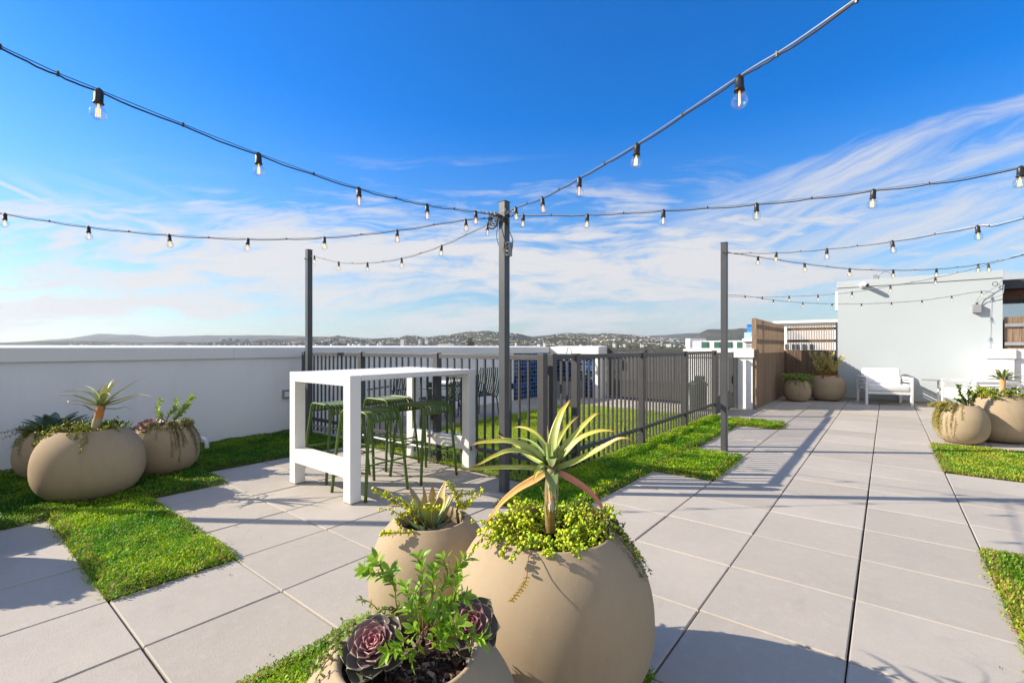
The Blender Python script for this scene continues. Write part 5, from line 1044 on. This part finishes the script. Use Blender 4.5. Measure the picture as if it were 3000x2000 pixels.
# ------------------------------------------------------------------ haze, world, sun, camera
hz = MB().box(-26000, 26000, -26000, 26000, GZ-1, 620).build('haze', M['stucco']); m = bpy.data.materials.new('haze_air'); m.use_nodes = True; nt = m.node_tree
for n in list(nt.nodes):
    if n.type == 'BSDF_PRINCIPLED': nt.nodes.remove(n)
pvn = nt.nodes.new('ShaderNodeVolumePrincipled'); pvn.inputs['Color'].default_value = (.80, .89, 1, 1); pvn.inputs['Density'].default_value = 3.0e-5; pvn.inputs['Anisotropy'].default_value = .3
nt.links.new(pvn.outputs[0], nt.nodes['Material Output'].inputs['Volume']); hz.data.materials[0] = m; tag(hz, kind='stuff', label='thin bluish haze over the city and hills', cat='haze')
SD = Vector((.8137, .5812, 0)).normalized(); EL = math.radians(30.0); tosun = Vector((-SD.x*math.cos(EL), -SD.y*math.cos(EL), math.sin(EL)))
w = bpy.data.worlds.new('World'); sc.world = w; w.use_nodes = True; nt = w.node_tree; bg = nt.nodes['Background']
sky = nt.nodes.new('ShaderNodeTexSky'); sky.sky_type = 'NISHITA'; sky.sun_disc = False; sky.sun_elevation = EL; sky.sun_rotation = math.atan2(tosun.x, tosun.y); sky.altitude = 0; sky.air_density = 1.0; sky.dust_density = .4; sky.ozone_density = 3.0
tc = nt.nodes.new('ShaderNodeTexCoord'); G = tc.outputs['Generated']
def dot(v):
    n = nt.nodes.new('ShaderNodeVectorMath'); n.operation = 'DOT_PRODUCT'; nt.links.new(G, n.inputs[0]); n.inputs[1].default_value = v; return n.outputs['Value']
df = math_(nt, 'MAXIMUM', dot(tuple(FW)), .05); a_ = math_(nt, 'DIVIDE', dot(tuple(RT)), df); b_ = math_(nt, 'DIVIDE', dot((0, 0, 1)), df)
def comb(x, y, z=0.0):
    n = nt.nodes.new('ShaderNodeCombineXYZ')
    for i, q in enumerate((x, y, z)):
        if isinstance(q, (int, float)): n.inputs[i].default_value = q
        else: nt.links.new(q, n.inputs[i])
    return n.outputs[0]
def sstep(x, lo, hi):
    n = nt.nodes.new('ShaderNodeMapRange'); n.interpolation_type = 'SMOOTHSTEP'; n.inputs[1].default_value = lo; n.inputs[2].default_value = hi; nt.links.new(x, n.inputs[0]); return n.outputs[0]
mul = lambda *q: math_(nt, 'MULTIPLY', *q); add = lambda *q: math_(nt, 'ADD', *q); sub = lambda *q: math_(nt, 'SUBTRACT', *q)
# low broad streaks
wv = nz(nt, 2.2, 3, .5, comb(a_, mul(b_, 2.0), 3.3)); bw = add(b_, mul(sub(wv, .5), .10)); bt = sub(bw, mul(a_, .02))
n1 = nz(nt, 1.0, 9, .62, comb(mul(a_, 1.5), mul(bt, 9.0), 1.0), .6); n2 = nz(nt, 1.0, 8, .68, comb(mul(a_, 5.0), mul(bt, 26.0), 5.0), .8)
f = add(mul(n1, .62), mul(n2, .38)); env = mul(sstep(b_, .41, .20), add(.55, mul(.45, sstep(b_, -.02, .08)))); low = mul(sstep(add(f, mul(env, .075)), .50, .635), math_(nt, 'POWER', env, .45))
# wispy fans climbing to the right
ca_, sa_ = math.cos(.34), math.sin(.34); r1 = add(mul(a_, ca_), mul(b_, sa_)); r2 = sub(mul(b_, ca_), mul(a_, sa_)); r2w = add(r2, mul(sub(nz(nt, 3, 3, .5, comb(a_, b_, 8.0)), .5), .08))
n3 = nz(nt, 1.0, 9, .66, comb(mul(r1, 1.4), mul(r2w, 11.0), 2.0), .9); m3 = mul(mul(sstep(a_, -.02, .42), sstep(r2, .215, .12)), sstep(r2, -.32, -.1)); hi_ = mul(sstep(add(n3, mul(m3, .22)), .54, .86), mul(m3, .85))
# left streaks + condensation trail
n4 = nz(nt, 1.0, 8, .65, comb(mul(add(mul(a_, .94), mul(b_, -.34)), 1.6), mul(add(mul(b_, .94), mul(a_, .34)), 14.0), 6.0), .7); m4 = mul(sstep(a_, -.45, -.95), mul(sstep(b_, .42, .30), sstep(b_, .12, .24))); l4 = mul(sstep(n4, .46, .78), mul(m4, .7))
tl = add(sub(b_, .349), mul(add(a_, 1.09), .44)); trl = mul(sstep(math_(nt, 'ABSOLUTE', add(tl, mul(sub(nz(nt, 14, 4, .6, comb(a_, b_, 0.0)), .5), .006))), .008, .0015), mul(sstep(a_, -.78, -.98), .65))
cover = math_(nt, 'MAXIMUM', math_(nt, 'MAXIMUM', low, hi_), math_(nt, 'MAXIMUM', l4, trl)); ff = dot(tuple(FW)); zz = dot((0, 0, 1)); cover = mul(cover, sstep(ff, .05, .3))
back = mul(sstep(ff, .12, -.25), mul(sstep(nz(nt, 3.2, 7, .6, stretch(nt, G, (1, 1, 2.2))), .36, .56), .92)); cover = math_(nt, 'MAXIMUM', cover, back)   # overcast added in the unseen sky behind the viewer, as neutral fill
hsv = nt.nodes.new('ShaderNodeHueSaturation'); nt.links.new(add(1.05, mul(sstep(zz, .05, .5), .45)), hsv.inputs['Saturation']); nt.links.new(sky.outputs[0], hsv.inputs['Color'])
grd = mixc(nt, sstep(zz, -.02, .42), (.50, .56, .60), (.46, .76, .98)); tint = mixc(nt, 1.0, hsv.outputs[0], grd, 'MULTIPLY')
cl = mixc(nt, math_(nt, 'MULTIPLY', cover, .95, clamp=True), tint, (3.45, 3.4, 3.4)); cl = mixc(nt, math_(nt, 'MULTIPLY', back, 1, clamp=True), cl, (2.85, 2.9, 2.95)); nt.links.new(cl, bg.inputs['Color']); bg.inputs['Strength'].default_value = .14
sun = bpy.data.lights.new('sun', 'SUN'); sun.energy = 4.8; sun.angle = math.radians(.5); sun.color = (1, .895, .745); so = bpy.data.objects.new('sun', sun); col.objects.link(so); so.rotation_euler = tosun.to_track_quat('Z', 'Y').to_euler(); so.location = (0, 0, 20)
cd = bpy.data.cameras.new('camera'); co = bpy.data.objects.new('camera', cd); col.objects.link(co); cd.sensor_width = 36; cd.lens = 36*FPX/3000; cd.shift_y = 15.4/3000; cd.clip_start = .05; cd.clip_end = 60000
co.location = CAM; co.rotation_euler = (PI/2, 0, YAW); sc.camera = co
sc.view_settings.view_transform = 'Standard'; sc.view_settings.look = 'None'; sc.view_settings.exposure = .76; sc.view_settings.gamma = 1
sc.cycles.volume_bounces = 0; sc.cycles.transparent_max_bounces = 24; sc.cycles.max_bounces = 8
